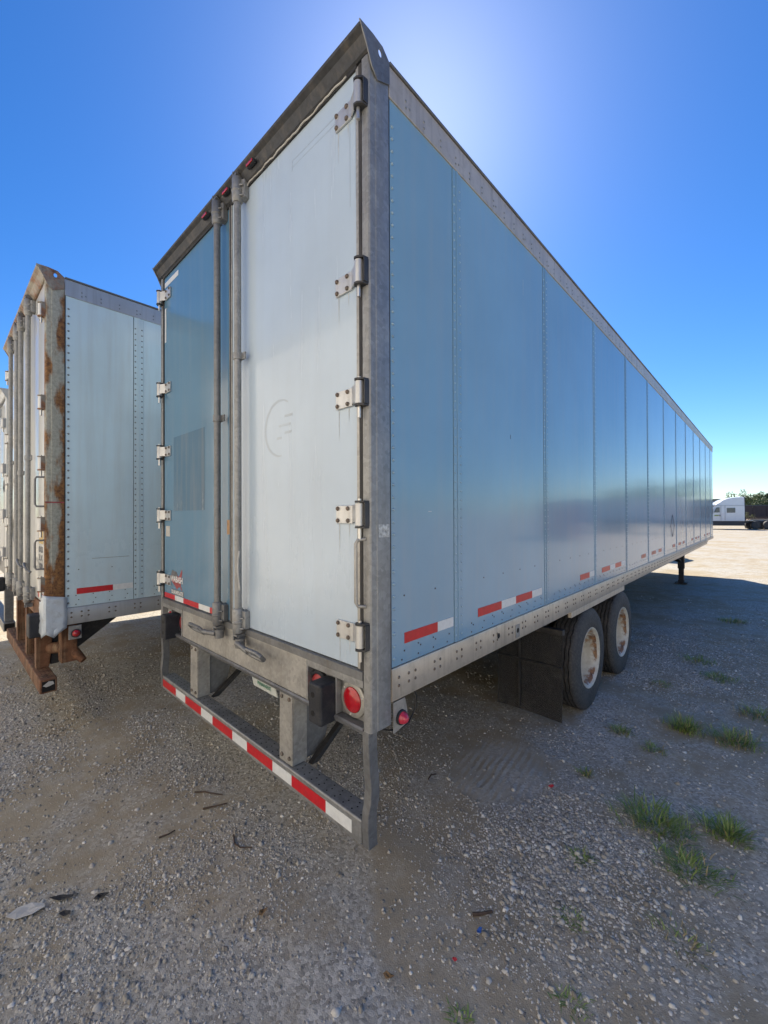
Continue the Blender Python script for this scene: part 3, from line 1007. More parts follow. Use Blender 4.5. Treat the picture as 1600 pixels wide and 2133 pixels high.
def running_gear(root, S, ys, detail=True):
    W = S['W']
    kids = None
    w0 = wheel(root, 0.0, 0.0, S)
    w0.location = (-0.012, ys[0], 0)
    kids = kid_map()
    for k, yy in enumerate(ys):
        if k:
            c = copy_tree(w0, root, kids)
            c.location = (-0.012, yy, 0)
            for ch in c.children:
                pass
            c.rotation_euler = (0, 0, 0)
        for xx, rz in ((-0.60, math.pi), (-W + 0.60, 0.0), (-W + 0.012, math.pi)):
            c = copy_tree(w0, root, kids)
            c.location = (xx, yy, 0)
            c.rotation_euler = (0, 0, rz)
        ax_ = MB().cyl((-W + 0.15, yy, 0.505), (-0.15, yy, 0.505), 0.064, 14)
        for xx in (-0.57, -W + 0.57):
            ax_.cyl((xx - 0.06, yy + 0.1, 0.66), (xx + 0.06, yy + 0.1, 0.66), 0.12, 14)
        ax_.build('axle', 'dark', root)
    zb = S['zb']
    for xx in (-0.78, -W + 0.70):
        m = MB().box(xx, xx + 0.08, ys[0] - 0.75, ys[-1] + 0.6, zb - 0.40, zb - 0.29)
        for yy in ys:
            m.prism([(yy - 0.42, zb - 0.40), (yy - 0.2, zb - 0.40), (yy - 0.26, 0.56), (yy - 0.36, 0.56)], 'x', xx, xx + 0.08)
            m.hexa([(xx, yy - 0.35, 0.55), (xx + 0.08, yy - 0.35, 0.55), (xx + 0.08, yy + 0.3, 0.44), (xx, yy + 0.3, 0.44),
                    (xx, yy - 0.35, 0.63), (xx + 0.08, yy - 0.35, 0.63), (xx + 0.08, yy + 0.3, 0.56), (xx, yy + 0.3, 0.56)])
        m.build('suspension_frame', 'dark', root, bevel=0.004)
    yf = ys[0] - S.get('flap_d', 0.77)
    for k in (0, 1):
        x0 = -0.02 if k == 0 else -W + 0.64
        # slightly bowed sheet
        vs_, fs = [], []
        nx_, nz_ = 8, 10
        for side in (0, 1):
            for a in range(nx_ + 1):
                for b_ in range(nz_ + 1):
                    u_, w_ = a / nx_, b_ / nz_
                    vs_.append((x0 - 0.62 * u_, yf + 0.006 * side + 0.018 * math.sin(u_ * 3.0) * (1 - w_) - 0.03 * (1 - w_) ** 2, 0.13 + 0.77 * w_))
        st = (nx_ + 1) * (nz_ + 1)
        for a in range(nx_):
            for b_ in range(nz_):
                i = a * (nz_ + 1) + b_
                fs += [(i, i + 1, i + nz_ + 2, i + nz_ + 1), (st + i, st + i + nz_ + 1, st + i + nz_ + 2, st + i + 1)]
        for b_ in range(nz_):
            fs += [(b_, st + b_, st + b_ + 1, b_ + 1)]
            e = nx_ * (nz_ + 1) + b_
            fs += [(e, e + 1, st + e + 1, st + e)]
        fl = MB().add(vs_, fs).build('mud_flap', 'flap', root, smooth=False)
        m = MB().box(x0 + 0.01, x0 - 0.78, yf - 0.03, yf + 0.03, 0.895, 0.945)
        m.box(x0 - 0.50, x0 - 0.42, yf - 0.025, yf - 0.009, 0.78, 0.90)
        m.build('flap_bracket', 'dark', fl, bevel=0.003)
        m = MB()
        for q in (0.62,):
            m.box(x0 - 0.62 * q, x0 - 0.62 * q - 0.012, yf - 0.036, yf - 0.012, 0.16, 0.89)
        m.box(x0, x0 - 0.62, yf - 0.032, yf - 0.016, 0.60, 0.612)
        m.build('flap_ribs', 'dark', fl)
    # landing gear
    yl = S['lg']
    for k, xx in enumerate((-0.49, -W + 0.49)):
        m = MB().box(xx - 0.075, xx + 0.075, yl - 0.075, yl + 0.075, 0.42, zb - 0.12)
        leg = m.build('landing_leg', 'dark', root, bevel=0.006)
        m = MB().box(xx - 0.058, xx + 0.058, yl - 0.058, yl + 0.058, 0.05, 0.42)
        m.box(xx - 0.14, xx + 0.14, yl - 0.13, yl + 0.13, 0.0, 0.035)
        m.prism([(yl - 0.09, 0.035), (yl + 0.09, 0.035), (yl + 0.06, 0.10), (yl - 0.06, 0.10)], 'x', xx - 0.07, xx + 0.07)
        m.build('landing_foot', 'dark', leg, bevel=0.004)
        MB().tube([(xx, yl - 0.05, 0.62), (xx, yl - 1.25, 0.98)], 0.026, 8).build('leg_brace', 'dark', leg)
        MB().box(xx - 0.12, xx + 0.10, yl + 0.075, yl + 0.12, zb - 0.35, zb - 0.13).build('gear_box', 'dark', leg, bevel=0.01)
    m = MB().tube([(-0.49, yl, 0.66), (-W + 0.49, yl, 0.66)], 0.03, 8)
    m.tube([(-0.49, yl, 0.60), (-W + 0.49, yl, 0.95)], 0.022, 8)
    m.build('cross_brace', 'dark', root)
    MB().box(-W + 0.3, -0.3, yl + 0.6, S['L'] - 0.2, zb - 0.22, zb - 0.145).build('coupler_plate', 'dark', root, bevel=0.004)


def strip(parent, x0, x1, z0, z1, y, mat, name='reflective_strip', th=0.0012):
    return MB().box(x0, x1, y - th, y, z0, z1).build(name, mat, parent, smooth=False)


def sstrip(parent, y0, y1, z0, z1, mat, x=-0.0035, th=0.0014, name='reflective_strip'):
    return MB().box(x, x + th, y0, y1, z0, z1).build(name, mat, parent, smooth=False)


# ======================= the blue trailer
W1 = 2.665
S1 = dict(W=W1, L=15.85, H=4.145, zb=1.235, zr=1.078, zt=3.982, panel='blue', rail='alu', brail='alu', rivet='rivet', post='galv', header='header',
          seams=[0.727 + 1.30 * i for i in range(12)], post_z0=0.975, slide=(1.6, 8.0), lg=12.9, step=True, tape_z=1.33)
t1 = empty('semi_trailer', 'long blue box semi trailer with one white and one blue rear door', 'trailer')
shell(t1, S1)
# doors
DR0, DR1 = -1.335, -0.078
DZ0, DZ1 = 1.252, 4.078
dr = MB().box(DR0 + 0.004, DR1, 0.010, 0.05, DZ0, DZ1).build('rear_door', 'white_door', t1, bevel=0.004)
dr['label'] = 'faded white right rear door'
dl = MB().box(-2.590, DR0 - 0.008, 0.010, 0.05, DZ0, DZ1).build('rear_door', 'blue_door', t1, bevel=0.004)
dl['label'] = 'blue left rear door with lettered stickers'
# door edge trims and seals
for d, a, b in ((dr, DR1 + 0.001, -0.052), (dr, DR0 - 0.006, DR0 + 0.003), (dl, -2.612, -2.591)):
    MB().box(a, b, 0.004, 0.05, DZ0 - 0.006, DZ1 + 0.006).build('door_seal', 'seal', d, bevel=0.004)
MB().box(DR1 - 0.012, DR1 + 0.006, 0.003, 0.0095, DZ0, DZ1).build('edge_trim', 'galv_light', dr, bevel=0.002)
MB().box(DR0 + 0.004, DR0 + 0.016, 0.004, 0.0095, DZ0, DZ1).build('edge_trim', 'galv_light', dr, bevel=0.002)
MB().box(DR0 - 0.022, DR0 - 0.008, 0.003, 0.0095, DZ0, DZ1).build('edge_trim', 'galv_dark', dl, bevel=0.002)
MB().box(-2.60, DR0 - 0.009, 0.0, 0.0095, DZ1 - 0.006, DZ1 + 0.012).build('top_seal', 'seal', dl)
MB().box(DR0, -0.08, 0.0, 0.0095, DZ1 - 0.006, DZ1 + 0.012).build('top_seal', 'seal', dr)
# torn bright weatherstrip edge along the top of the white door
pts = []
for k in range(40):
    xx = -0.15 - k * 0.026
    pts.append((xx, -0.002 + random.uniform(-0.003, 0.003), DZ1 + 0.004 + random.uniform(-0.004, 0.006) - (0.02 if k > 36 else 0)))
MB().tube(pts, 0.004, 5).build('torn_weatherstrip', 'white_paper', dr)
hz = [3.905, 3.085, 2.53, 1.972, 1.415]
hinge(t1, S1, hz, False, W1)
hinge(t1, S1, hz, True, W1)
rr_ = rod(t1, -1.150, 1.24, 4.10, [2.985], 'galv', 0.022)
rl_ = rod(t1, -1.440, 1.24, 4.10, [2.635], 'galv_dark', 0.022)
handle(rr_, -1.13, -0.80, 1.165)
handle(rl_, -1.42, -1.80, 1.168)
MB().tube([(-1.118, -0.05, 1.745), (-1.112, -0.062, 1.70), (-1.12, -0.06, 1.62), (-1.108, -0.055, 1.52), (-1.115, -0.05, 1.50)], 0.006, 6).build('loose_cable_tie', 'white_paper', rr_)
# grab handle on the hinge post
MB().tube([(-0.03, 0.0, 1.86), (-0.05, -0.03, 1.855), (-0.056, -0.038, 1.84), (-0.056, -0.038, 1.57), (-0.05, -0.03, 1.553), (-0.03, 0.0, 1.55)], 0.008, 10).build('grab_handle', 'galv_light', t1)
# sill: sloping ledge, face plate, recessed lamp boxes
MB().prism([(0.0095, 1.248), (-0.004, 1.244), (-0.004, 1.205), (0.12, 1.205), (0.12, 1.248)], 'x', -W1 + 0.052, -0.052).build('sill_ledge', 'galv_dark', t1)
sill = MB().box(-W1 + 0.49, -0.49, 0.004, 0.12, 0.985, 1.203).build('rear_sill', 'galv_light', t1, bevel=0.006)
MB().prism([(0.004, 0.984), (-0.004, 0.976), (0.004, 0.955), (0.16, 0.955), (0.16, 0.984)], 'x', -W1 + 0.052, -0.052).build('sill_lip', 'galv_dark', sill)
for k in (0, 1):
    def X(v):
        return v if k == 0 else -W1 - v
    bx = MB().box(X(-0.488), X(-0.052), 0.045, 0.12, 0.985, 1.203)
    bx.box(X(-0.488), X(-0.052), 0.0, 0.044, 1.168, 1.202)
    bx.box(X(-0.488), X(-0.474), 0.0, 0.044, 0.986, 1.167)
    bx.box(X(-0.252), X(-0.246), 0.004, 0.044, 0.986, 1.167)
    bx.build('lamp_recess', 'galv', t1, bevel=0.003)
    # lamps
    lo = MB().lathe([(0.086, 0.0), (0.086, 0.008), (0.080, 0.012), (0.062, 0.012), (0.060, 0.004)], (X(-0.160), 0.044, 1.075), (0, -1, 0), 36).build('tail_lamp', 'galv_light', t1)
    MB().lathe([(0.0615, 0.002), (0.060, 0.016), (0.050, 0.024), (0.025, 0.028)], (X(-0.160), 0.044, 1.075), (0, -1, 0), 36).build('lens', 'lens', lo)
    for a in (20, 140, 260):
        MB().dome((X(-0.160) + 0.073 * math.cos(R(a)), 0.032, 1.075 + 0.073 * math.sin(R(a))), (0, -1, 0), 0.006, 0.004, 8).build('screw', 'steel', lo)
    lo = MB().lathe([(0.078, 0.0), (0.078, 0.018), (0.072, 0.024), (0.060, 0.022), (0.058, 0.008)], (X(-0.420), 0.044, 1.075), (0, -1, 0), 32).build('brake_lamp', 'rubber', t1)
    MB().lathe([(0.0595, 0.004), (0.058, 0.014), (0.045, 0.020), (0.02, 0.023)], (X(-0.420), 0.044, 1.075), (0, -1, 0), 32).build('lens', 'lens_dim', lo)
    # rubber dock bumper with two near-black discs for the shade in its fixing holes
    bk = MB().box(X(-0.358), X(-0.256), -0.085, 0.044, 0.945, 1.145).build('dock_bumper', 'rubber', t1, bevel=0.014, segs=3)
    for z in (1.00, 1.09):
        MB().lathe([(0.014, 0.0), (0.014, 0.0012), (0.008, 0.0012)], (X(-0.318), -0.0852, z), (0, -1, 0), 14).build('bolt_hole', 'hole', bk)
# white registration plate hanging under the sill
pl = MB().hexa([(-1.13, 0.055, 0.868), (-0.85, 0.055, 0.868), (-0.85, 0.06, 0.868), (-1.13, 0.06, 0.868), (-1.13, 0.035, 0.953), (-0.85, 0.035, 0.953), (-0.85, 0.04, 0.953), (-1.13, 0.04, 0.953)]).build('registration_plate', 'plate', t1)
text_mesh('plate_lettering', 'PERMANENT', 'green', pl, (-1.06, 0.0448, 0.895), (1, 0, 0), (0, -0.22, 0.975), 0.028, 0.16, out=0.001)
# under-ride guard
gd = MB().box(-W1 + 0.062, -0.062, -0.004, 0.10, 0.445, 0.560).build('underride_bar', 'galv', t1, bevel=0.010, segs=3)
MB().box(-0.0618, -0.060, 0.006, 0.092, 0.455, 0.55).build('end_cap', 'galv_dark', gd)
xs = [-2.585]
for k in range(5):
    xs += [xs[-1] + 0.298, xs[-1] + 0.298 + 0.194]
xs = [-2.595, -2.355, -2.165, -1.885, -1.69, -1.42, -1.235, -0.965, -0.775, -0.47, -0.165] if False else xs
for k in range(10):
    strip(gd, xs[k], xs[k + 1] - 0.001, 0.472, 0.533, -0.0044, 'tape_w' if k % 2 else 'tape_r')
hl = MB()
nrow = 40
for k in range(nrow):
    xx = -W1 + 0.09 + k * (W1 - 0.18) / (nrow - 1)
    for q, yy in enumerate((0.022, 0.048, 0.074)):
        hl.lathe([(0.0046, 0), (0.0046, 0.0008), (0.002, 0.0008)], (xx + 0.012 * (q % 2), yy, 0.5602), (0, 0, 1), 7)
hl.build('grip_holes', 'hole', gd, kind='stuff')
for x0, x1 in ((-0.765, -0.632), (-2.033, -1.900)):
    m = MB().prism([(x0 + 0.004, 0.975), (x1 - 0.004, 0.975), (x1, 0.60), (x1, 0.5625), (x0, 0.5625), (x0, 0.60)], 'y', 0.012, 0.020)
    m.box(x1 - 0.006, x1, 0.0205, 0.11, 0.5625, 0.957)
    m.box(x0, x0 + 0.006, 0.0205, 0.11, 0.5625, 0.957)
    g = m.build('guard_upright', 'galv_light', t1, bevel=0.002)
    for bx in (x0 + 0.03, x1 - 0.03):
        MB().lathe([(0.012, 0), (0.012, 0.006), (0.007, 0.010)], (bx, 0.012, 0.598), (0, -1, 0), 8).build('bolt', 'bolt', g)
        MB().lathe([(0.012, 0), (0.012, 0.006), (0.007, 0.010)], (bx, 0.012, 0.930), (0, -1, 0), 8).build('bolt', 'bolt', g)
    # brace plate with scooped edge, and black diagonal strut
    arc = [(0.115, 0.955), (0.62, 0.955)] + [(0.62 - 0.36 * math.sin(R(a)), 0.94 - 0.30 * (1 - math.cos(R(a))) - 0.0) for a in range(0, 91, 12)] + [(0.24, 0.566), (0.115, 0.566)]
    MB().prism(arc, 'x', x1 - 0.02, x1 - 0.012).build('brace_plate', 'galv_dark', g)
    MB().hexa([(x1 + 0.001, 0.115, 0.545), (x1 + 0.041, 0.115, 0.545), (x1 + 0.041, 0.165, 0.545), (x1 + 0.001, 0.165, 0.545),
               (x1 + 0.001, 0.72, 0.99), (x1 + 0.041, 0.72, 0.99), (x1 + 0.041, 0.775, 0.99), (x1 + 0.001, 0.775, 0.99)]).build('guard_strut', 'dark', g, bevel=0.003)
# bent outer legs of the guard
for k in (0, 1):
    vs_, fs = [], []
    prof = [(0.975, 0.0, 0.0), (0.90, 0.0, 0.0), (0.80, 0.002, 0.004), (0.72, 0.008, 0.008), (0.66, 0.010, 0.002), (0.60, 0.002, -0.006), (0.54, -0.002, -0.004), (0.445, 0.0, 0.0)]
    for z, dx, dy in prof:
        a, b = -0.056 + dx * 0.6, -0.014 + dx
        if k:
            a, b = -W1 - a, -W1 - b
        vs_ += [(a, dy - 0.001, z), (b, dy - 0.001, z), (b, 0.056 + dy, z), (a, 0.056 + dy, z)]
    for j in range(len(prof) - 1):
        fs += [(j * 4 + q, j * 4 + (q + 1) % 4, j * 4 + 4 + (q + 1) % 4, j * 4 + 4 + q) for q in range(4)]
    fs += [(0, 1, 2, 3), tuple(4 * len(prof) - 4 + q for q in (3, 2, 1, 0))]
    MB().add(vs_, fs).build('guard_leg', 'galv_dark', t1, bevel=0.004)
# header marker lamps
for xx in (-0.98, -1.30, -1.62):
    lm = MB().box(xx - 0.042, xx + 0.042, -0.050, -0.028, 4.114, 4.134).build('marker_lamp', 'rubber', t1, bevel=0.004)
    MB().box(xx - 0.036, xx + 0.036, -0.058, -0.0505, 4.116, 4.132).build('lens', 'lens', lm, bevel=0.006)
# tape on the blue door
xs = [-2.585, -2.345, -2.165, -1.868, -1.675, -1.40]
for k in range(5):
    strip(dl, xs[k], xs[k + 1] - 0.001, 1.256, 1.298, 0.0096, 'tape_w' if k % 2 else 'tape_r')
strip(dl, -2.575, -2.27, 3.985, 4.028, 0.0096, 'tape_w', 'tape_remnant')
strip(dl, -2.575, -2.545, 3.50, 3.80, 0.0096, 'tape_w', 'tape_remnant')
strip(dl, -2.375, -1.76, 2.01, 2.635, 0.0098, 'blue_patch', 'unfaded_patch', 0.0004)
strip(dl, -1.405, -1.362, 1.84, 1.94, 0.0096, 'amber', 'amber_tag')
strip(dl, -2.55, -2.46, 1.79, 1.88, 0.0096, 'white_paper', 'paper_label')
# lettered stickers on the blue door
lg = MB()
mp = [(-2.425, 1.475), (-2.41, 1.505), (-2.36, 1.50), (-2.31, 1.495), (-2.295, 1.47), (-2.27, 1.455), (-2.245, 1.475), (-2.20, 1.525), (-2.19, 1.50), (-2.205, 1.46), (-2.215, 1.42), (-2.22, 1.39), (-2.195, 1.358), (-2.205, 1.350), (-2.235, 1.378), (-2.275, 1.370), (-2.305, 1.350), (-2.33, 1.37), (-2.37, 1.385), (-2.415, 1.41), (-2.428, 1.44)]
lg = MB().prism([p for p in mp], 'y', 0.0088, 0.0096).build('map_sticker', 'logo_red', dl, smooth=False)
MB().prism([(-2.425, 1.462), (-2.41, 1.505), (-2.31, 1.495), (-2.296, 1.47), (-2.31, 1.44), (-2.40, 1.43)], 'y', 0.0080, 0.0087).build('sticker_panel', 'logo_grey', lg, smooth=False)
text_mesh('sticker_lettering', 'WABASH', 'logo_white', lg, (-2.436, 0.0078, 1.408), (1, 0, 0), (0, 0, 1), 0.052, 0.255)
dp = strip(dl, -2.425, -2.16, 1.303, 1.345, 0.0096, 'logo_grey', 'name_sticker')
text_mesh('name_lettering', 'DURAPLATE', 'logo_white', dp, (-2.418, 0.0082, 1.309), (1, 0, 0), (0, 0, 1), 0.031, 0.25)
# ghost of a removed round emblem and sticker outlines on the white door
def arc_strip(name, cx_, cz_, r0, r1, a0, a1, parent, mat, y=0.0097):
    n = 40
    vs_, fs = [], []
    for k in range(n + 1):
        a = R(a0 + (a1 - a0) * k / n)
        w = (r1 - r0) * (0.35 + 0.65 * math.sin(math.pi * k / n)) / 2
        rc = (r0 + r1) / 2 + random.uniform(-0.0015, 0.0015)
        vs_ += [(cx_ + (rc - w) * math.cos(a), y, cz_ + (rc - w) * math.sin(a)), (cx_ + (rc + w) * math.cos(a), y, cz_ + (rc + w) * math.sin(a))]
    for k in range(n):
        fs.append((2 * k, 2 * k + 1, 2 * k + 3, 2 * k + 2))
    return MB().add(vs_, fs).build(name, mat, parent, smooth=False)
arc_strip('emblem_ghost', -0.745, 2.475, 0.150, 0.172, 60, 275, dr, 'ghost')
for k, (zz, a, b) in enumerate(((2.53, -0.70, -0.62), (2.48, -0.76, -0.64), (2.435, -0.70, -0.63), (2.41, -0.78, -0.73))):
    strip(dr, a, b, zz, zz + 0.014, 0.0098, 'ghost', 'emblem_trace', 0.0004)
for a, b, z0, z1 in ((-0.62, -0.10, 3.955, 3.959), (-0.62, -0.14, 3.92, 3.924), (-0.14, -0.136, 3.45, 3.92), (-0.10, -0.096, 3.47, 3.955), (-0.62, -0.616, 3.90, 3.955)):
    strip(dr, a, b, z0, z1, 0.0098, 'ghost', 'sticker_outline', 0.0004)
# foil sticker on the corner post
sstrip(t1, 0.052, 0.124, 1.865, 1.925, 'foil', 0.0032, 0.0008, 'foil_sticker')
# side reflective tape, repeating every two panels
for k in range(6):
    o = 2.605 * k
    segs = [(0.24, 0.52, 0), (0.52, 0.672, 1)]
    for a, b, w in segs:
        if b + o < 15.6:
            sstrip(t1, a + o, b + o - 0.001, 1.332, 1.385, ('tape_w' if w else 'tape_r') if k < 2 else ('tape_w' if w else 'tape_rf'))
    for a, b, w in ((0.946, 1.255, 0), (1.255, 1.47, 1), (1.47, 1.745, 0), (1.745, 1.93, 1)):
        if b + o < 15.6:
            sstrip(t1, a + o, b + o - 0.001, 1.332, 1.385, ('tape_w' if w else 'tape_r') if k < 2 else ('tape_w' if w else 'tape_rf'))
# side rail fittings
MB().box(-0.03, 0.003, 2.58, 4.46, 1.022, 1.076).build('side_rail_extension', 'alu', t1, bevel=0.003)
m = MB().lathe([(0.020, 0), (0.020, 0.001), (0.01, 0.001)], (0.0072, 1.19, 1.165), (1, 0, 0), 6)
m.build('rail_hole', 'hole', t1)
pb = MB().box(0.0075, 0.011, 1.435, 1.50, 1.095, 1.185).build('rail_plate', 'galv', t1, bevel=0.001)
MB().lathe([(0.018, 0), (0.018, 0.001), (0.01, 0.001)], (0.0112, 1.468, 1.145), (1, 0, 0), 12).build('rail_hole', 'hole', pb)
sstrip(t1, 1.62, 1.623, 3.60, 3.72, 'ghost', -0.0038, 0.0006, 'scratch')
sstrip(t1, 1.40, 1.406, 2.50, 2.53, 'ink', -0.0038, 0.0006, 'scuff')
sstrip(t1, 0.44, 0.47, 1.985, 1.989, 'ghost', -0.0038, 0.0006, 'scratch')
MAT['run'] = pm('rust_run_stain', (0.41, 0.45, 0.48), 0.5, 0, 0.2, 30)
for z in hz:
    for xx, ln in ((-0.222, 0.16), (-0.150, 0.07)):
        z0 = z - 0.045
        MB().add([(xx - 0.004, 0.0093, z0), (xx + 0.004, 0.0093, z0), (xx + 0.002, 0.0093, z0 - ln * 0.6), (xx + 0.0005, 0.0093, z0 - ln), (xx - 0.0025, 0.0093, z0 - ln * 0.5)], [(0, 1, 2, 3, 4)]).build('rust_run', 'run', dr, smooth=False)
# placard frame: diamond of thin strips
m = MB()
cy_, cz_ = 8.03, 1.74
for a, b in (((0, 0.205), (0.205, 0)), ((0.205, 0), (0, -0.205)), ((0, -0.205), (-0.205, 0)), ((-0.205, 0), (0, 0.205))):
    m.tube([(0.004, cy_ + a[0], cz_ + a[1]), (0.004, cy_ + b[0], cz_ + b[1])], 0.0028, 6)
m.tube([(0.004, cy_ + 0.03, cz_ + 0.05), (0.004, cy_ + 0.10, cz_ + 0.05)], 0.0028, 6)
m.build('placard_frame', 'ink', t1)
# side marker lamp on its bracket, with wire
br = MB().prism([(0.150, 1.070), (0.235, 1.070), (0.252, 1.01), (0.252, 0.955), (0.240, 0.938), (0.152, 0.922)], 'x', -0.002, 0.003).build('lamp_bracket', 'galv_light', t1)
lo = MB().lathe([(0.036, 0), (0.036, 0.010), (0.031, 0.012)], (0.003, 0.203, 0.985), (1, 0, 0), 24).build('side_marker_lamp', 'rubber', t1)
MB().lathe([(0.030, 0.011), (0.028, 0.022), (0.018, 0.038), (0.007, 0.045)], (0.003, 0.203, 0.985), (1, 0, 0), 24).build('lens', 'lens_pink', lo)
MB().tube([(-0.02, 0.33, 1.08), (-0.02, 0.355, 1.03), (-0.02, 0.345, 0.97), (-0.02, 0.29, 0.92), (-0.02, 0.22, 0.91), (-0.02, 0.14, 0.935), (-0.03, 0.08, 0.965)], 0.004, 6).build('lamp_wire', 'wire', lo)
running_gear(t1, S1, (3.19, 4.445))

# ======================= the white trailer with the rusty frame
S2 = dict(W=2.60, L=15.6, H=4.105, zb=1.150, zr=1.000, zt=3.945, panel='pale', rail='alu2', brail='alu2', rivet='rivet_pale', post='rustpost', header='rusthdr',
          seams=[0.727 + 1.30 * i for i in range(12)], post_z0=1.02, slide=(3.4, 8.0), lg=12.7, rr=0.0075, rr0=0.009, rstep=0.055, rstep0=0.066)
W2 = S2['W']
t2 = empty('semi_trailer', 'pale white box semi trailer with rusty rear frame left of the blue trailer', 'trailer', (-3.25, -0.73, 0), R(0.64))
shell(t2, S2)
d1 = MB().box(-1.296, -0.07, 0.008, 0.05, 1.20, 4.04).build('rear_door', 'pale2', t2, bevel=0.004)
d2 = MB().box(-2.53, -1.304, 0.008, 0.05, 1.20, 4.04).build('rear_door', 'pale2', t2, bevel=0.004)
for d, a, b in ((d1, -0.069, -0.052), (d2, -2.548, -2.531)):
    MB().box(a, b, 0.004, 0.05, 1.19, 4.0).build('door_seal', 'seal', d, bevel=0.003)
hz2 = [3.77, 2.96, 2.43, 1.90, 1.375]
hinge(t2, S2, hz2, False, W2)
hinge(t2, S2, hz2, True, W2)
for xx, gd_ in ((-0.62, [2.53]), (-1.12, [2.42]), (-1.45, [2.36]), (-1.98, [2.6])):
    rd = rod(t2, xx, 1.16, 4.03, gd_, 'galv', 0.020)
    if xx in (-0.62, -1.12):
        MB().tube([(xx + 0.02, -0.07, 1.52), (xx + 0.10, -0.075, 1.50), (xx + 0.20, -0.07, 1.47), (xx + 0.22, -0.05, 1.45)], [0.014, 0.011, 0.011, 0.016], 8).build('door_handle', 'galv_dark', rd)
for z0, z1 in ((2.055, 2.31), (1.51, 1.76)):
    MB().tube([(-0.03, 0.0, z1), (-0.05, -0.05, z1), (-0.056, -0.06, z1 - 0.02), (-0.056, -0.06, z0 + 0.02), (-0.05, -0.05, z0), (-0.03, 0.0, z0)], 0.008, 8).build('grab_handle', 'galv_dark', t2)
ys_ = strip(d1, -0.34, -0.13, 1.72, 1.96, 0.0074, 'yellow', 'yellow_sticker')
strip(d1, -0.29, -0.20, 1.80, 1.88, 0.0058, 'ink', 'sticker_print')
for r_ in range(3):
    text_mesh('door_lettering', ('0X8', '3.X', 'X80')[r_], 'ink', d1, (-0.36, 0.0070, 1.64 - r_ * 0.075), (1, 0, 0), (0, 0, 1), 0.055, 0.20)
strip(d1, -0.40, -0.10, 1.225, 1.275, 0.0074, 'tape_r')
strip(d2, -2.45, -2.15, 1.225, 1.275, 0.0074, 'tape_r')
pf = MB()
for a, b in (((0, 0.2), (0.2, 0)), ((0.2, 0), (0, -0.2)), ((0, -0.2), (-0.2, 0)), ((-0.2, 0), (0, 0.2))):
    pf.tube([(-2.05 + a[0], 0.0, 1.80 + a[1]), (-2.05 + b[0], 0.0, 1.80 + b[1])], 0.014, 6)
pf.build('placard_frame', 'hinge', d2)
# rusty sill, uprights and bar
MB().box(-W2 + 0.052, -0.052, 0.0, 0.12, 1.04, 1.192).build('rear_sill', 'rust', t2, bevel=0.006)
bar = MB().box(-W2 + 0.12, -0.02, -0.03, 0.09, 0.43, 0.55).build('underride_bar', 'rust', t2, bevel=0.010, segs=3)
MB().box(-0.0198, -0.0185, -0.015, 0.075, 0.445, 0.535).build('end_opening', 'hole', bar)
MB().prism([(-0.01, 0.50), (0.03, 0.53), (0.06, 0.525), (0.068, 0.50), (0.04, 0.49), (0.012, 0.485)], 'x', -0.0183, -0.017).build('torn_paint', 'white_paper', bar)
gh = MB()
for k in range(46):
    for q in range(3):
        gh.lathe([(0.007, 0), (0.007, 0.0008), (0.003, 0.0008)], (-W2 + 0.17 + k * 0.052 + 0.02 * (q % 2), 0.005 + q * 0.028, 0.5502), (0, 0, 1), 6)
gh.build('grip_holes', 'hole', bar, kind='stuff')
for x0 in (-0.50, -1.10, -1.80):
    m = MB().prism([(x0, 1.04), (x0 + 0.10, 1.04), (x0 + 0.10, 0.5515), (x0, 0.5515)], 'y', -0.006, 0.004)
    m.prism([(0.0042, 1.04), (0.13, 1.04), (0.09, 0.5515), (0.0042, 0.5515)], 'x', x0 + 0.088, x0 + 0.10)
    m.prism([(0.0042, 1.04), (0.13, 1.04), (0.09, 0.5515), (0.0042, 0.5515)], 'x', x0, x0 + 0.012)
    g = m.build('guard_upright', 'rust', t2, bevel=0.003)
    MB().prism([(0.10, 0.56), (0.16, 0.56), (0.78, 1.0), (0.72, 1.04), (0.14, 1.04)], 'x', x0 + 0.03, x0 + 0.07).build('guard_strut', 'dark', g, bevel=0.004)
MB().tube([(-0.40, 0.10, 0.72), (-0.30, 0.16, 0.74), (-0.2, 0.24, 0.70), (-0.12, 0.30, 0.62)], [0.05, 0.055, 0.05, 0.03], 10).build('bent_brace', 'rust', t2)
MB().box(-0.30, -0.16, 0.14, 0.26, 0.62, 1.03).build('step_post', 'rust', t2, bevel=0.006)
MB().box(-0.28, -0.13, -0.09, -0.002, 0.90, 1.10).build('dock_bumper', 'rubber', t2, bevel=0.012)
# sheet-metal patch wrapped round the lower corner, rear flap and side flap in one bent sheet
def patch_sheet():
    rp_ = random.Random(4)
    path = [(-0.15, -0.016), (-0.115, -0.013), (-0.085, -0.014), (-0.055, -0.011), (-0.028, -0.011), (-0.004, -0.007), (0.008, 0.006), (0.011, 0.03), (0.010, 0.06), (0.012, 0.09), (0.010, 0.12), (0.013, 0.152)]
    n, rows = len(path), 12
    vs_, fs = [], []
    for j in range(rows):
        t = j / (rows - 1)
        for q, p in enumerate(path):
            top = 1.215 if q < 3 else 1.315 - 0.006 * q
            bot = 0.925 + 0.020 * math.sin(q * 1.3) + (0.03 if q > 8 else 0) + rp_.uniform(-0.006, 0.006)
            z = top + (bot - top) * t
            o = 0.006 * rp_.random() + 0.018 * max(0, t - 0.72) * (1 + math.sin(q * 2.2)) + (0.006 if abs(t - 0.72) < 0.06 else 0)
            vs_.append((p[0] + (o if q > 5 else 0), p[1] - (o if q <= 5 else 0), z))
    for j in range(rows - 1):
        for q in range(n - 1):
            fs.append((j * n + q, j * n + q + 1, j * n + n + q + 1, j * n + n + q))
    return MB().add(vs_, fs)
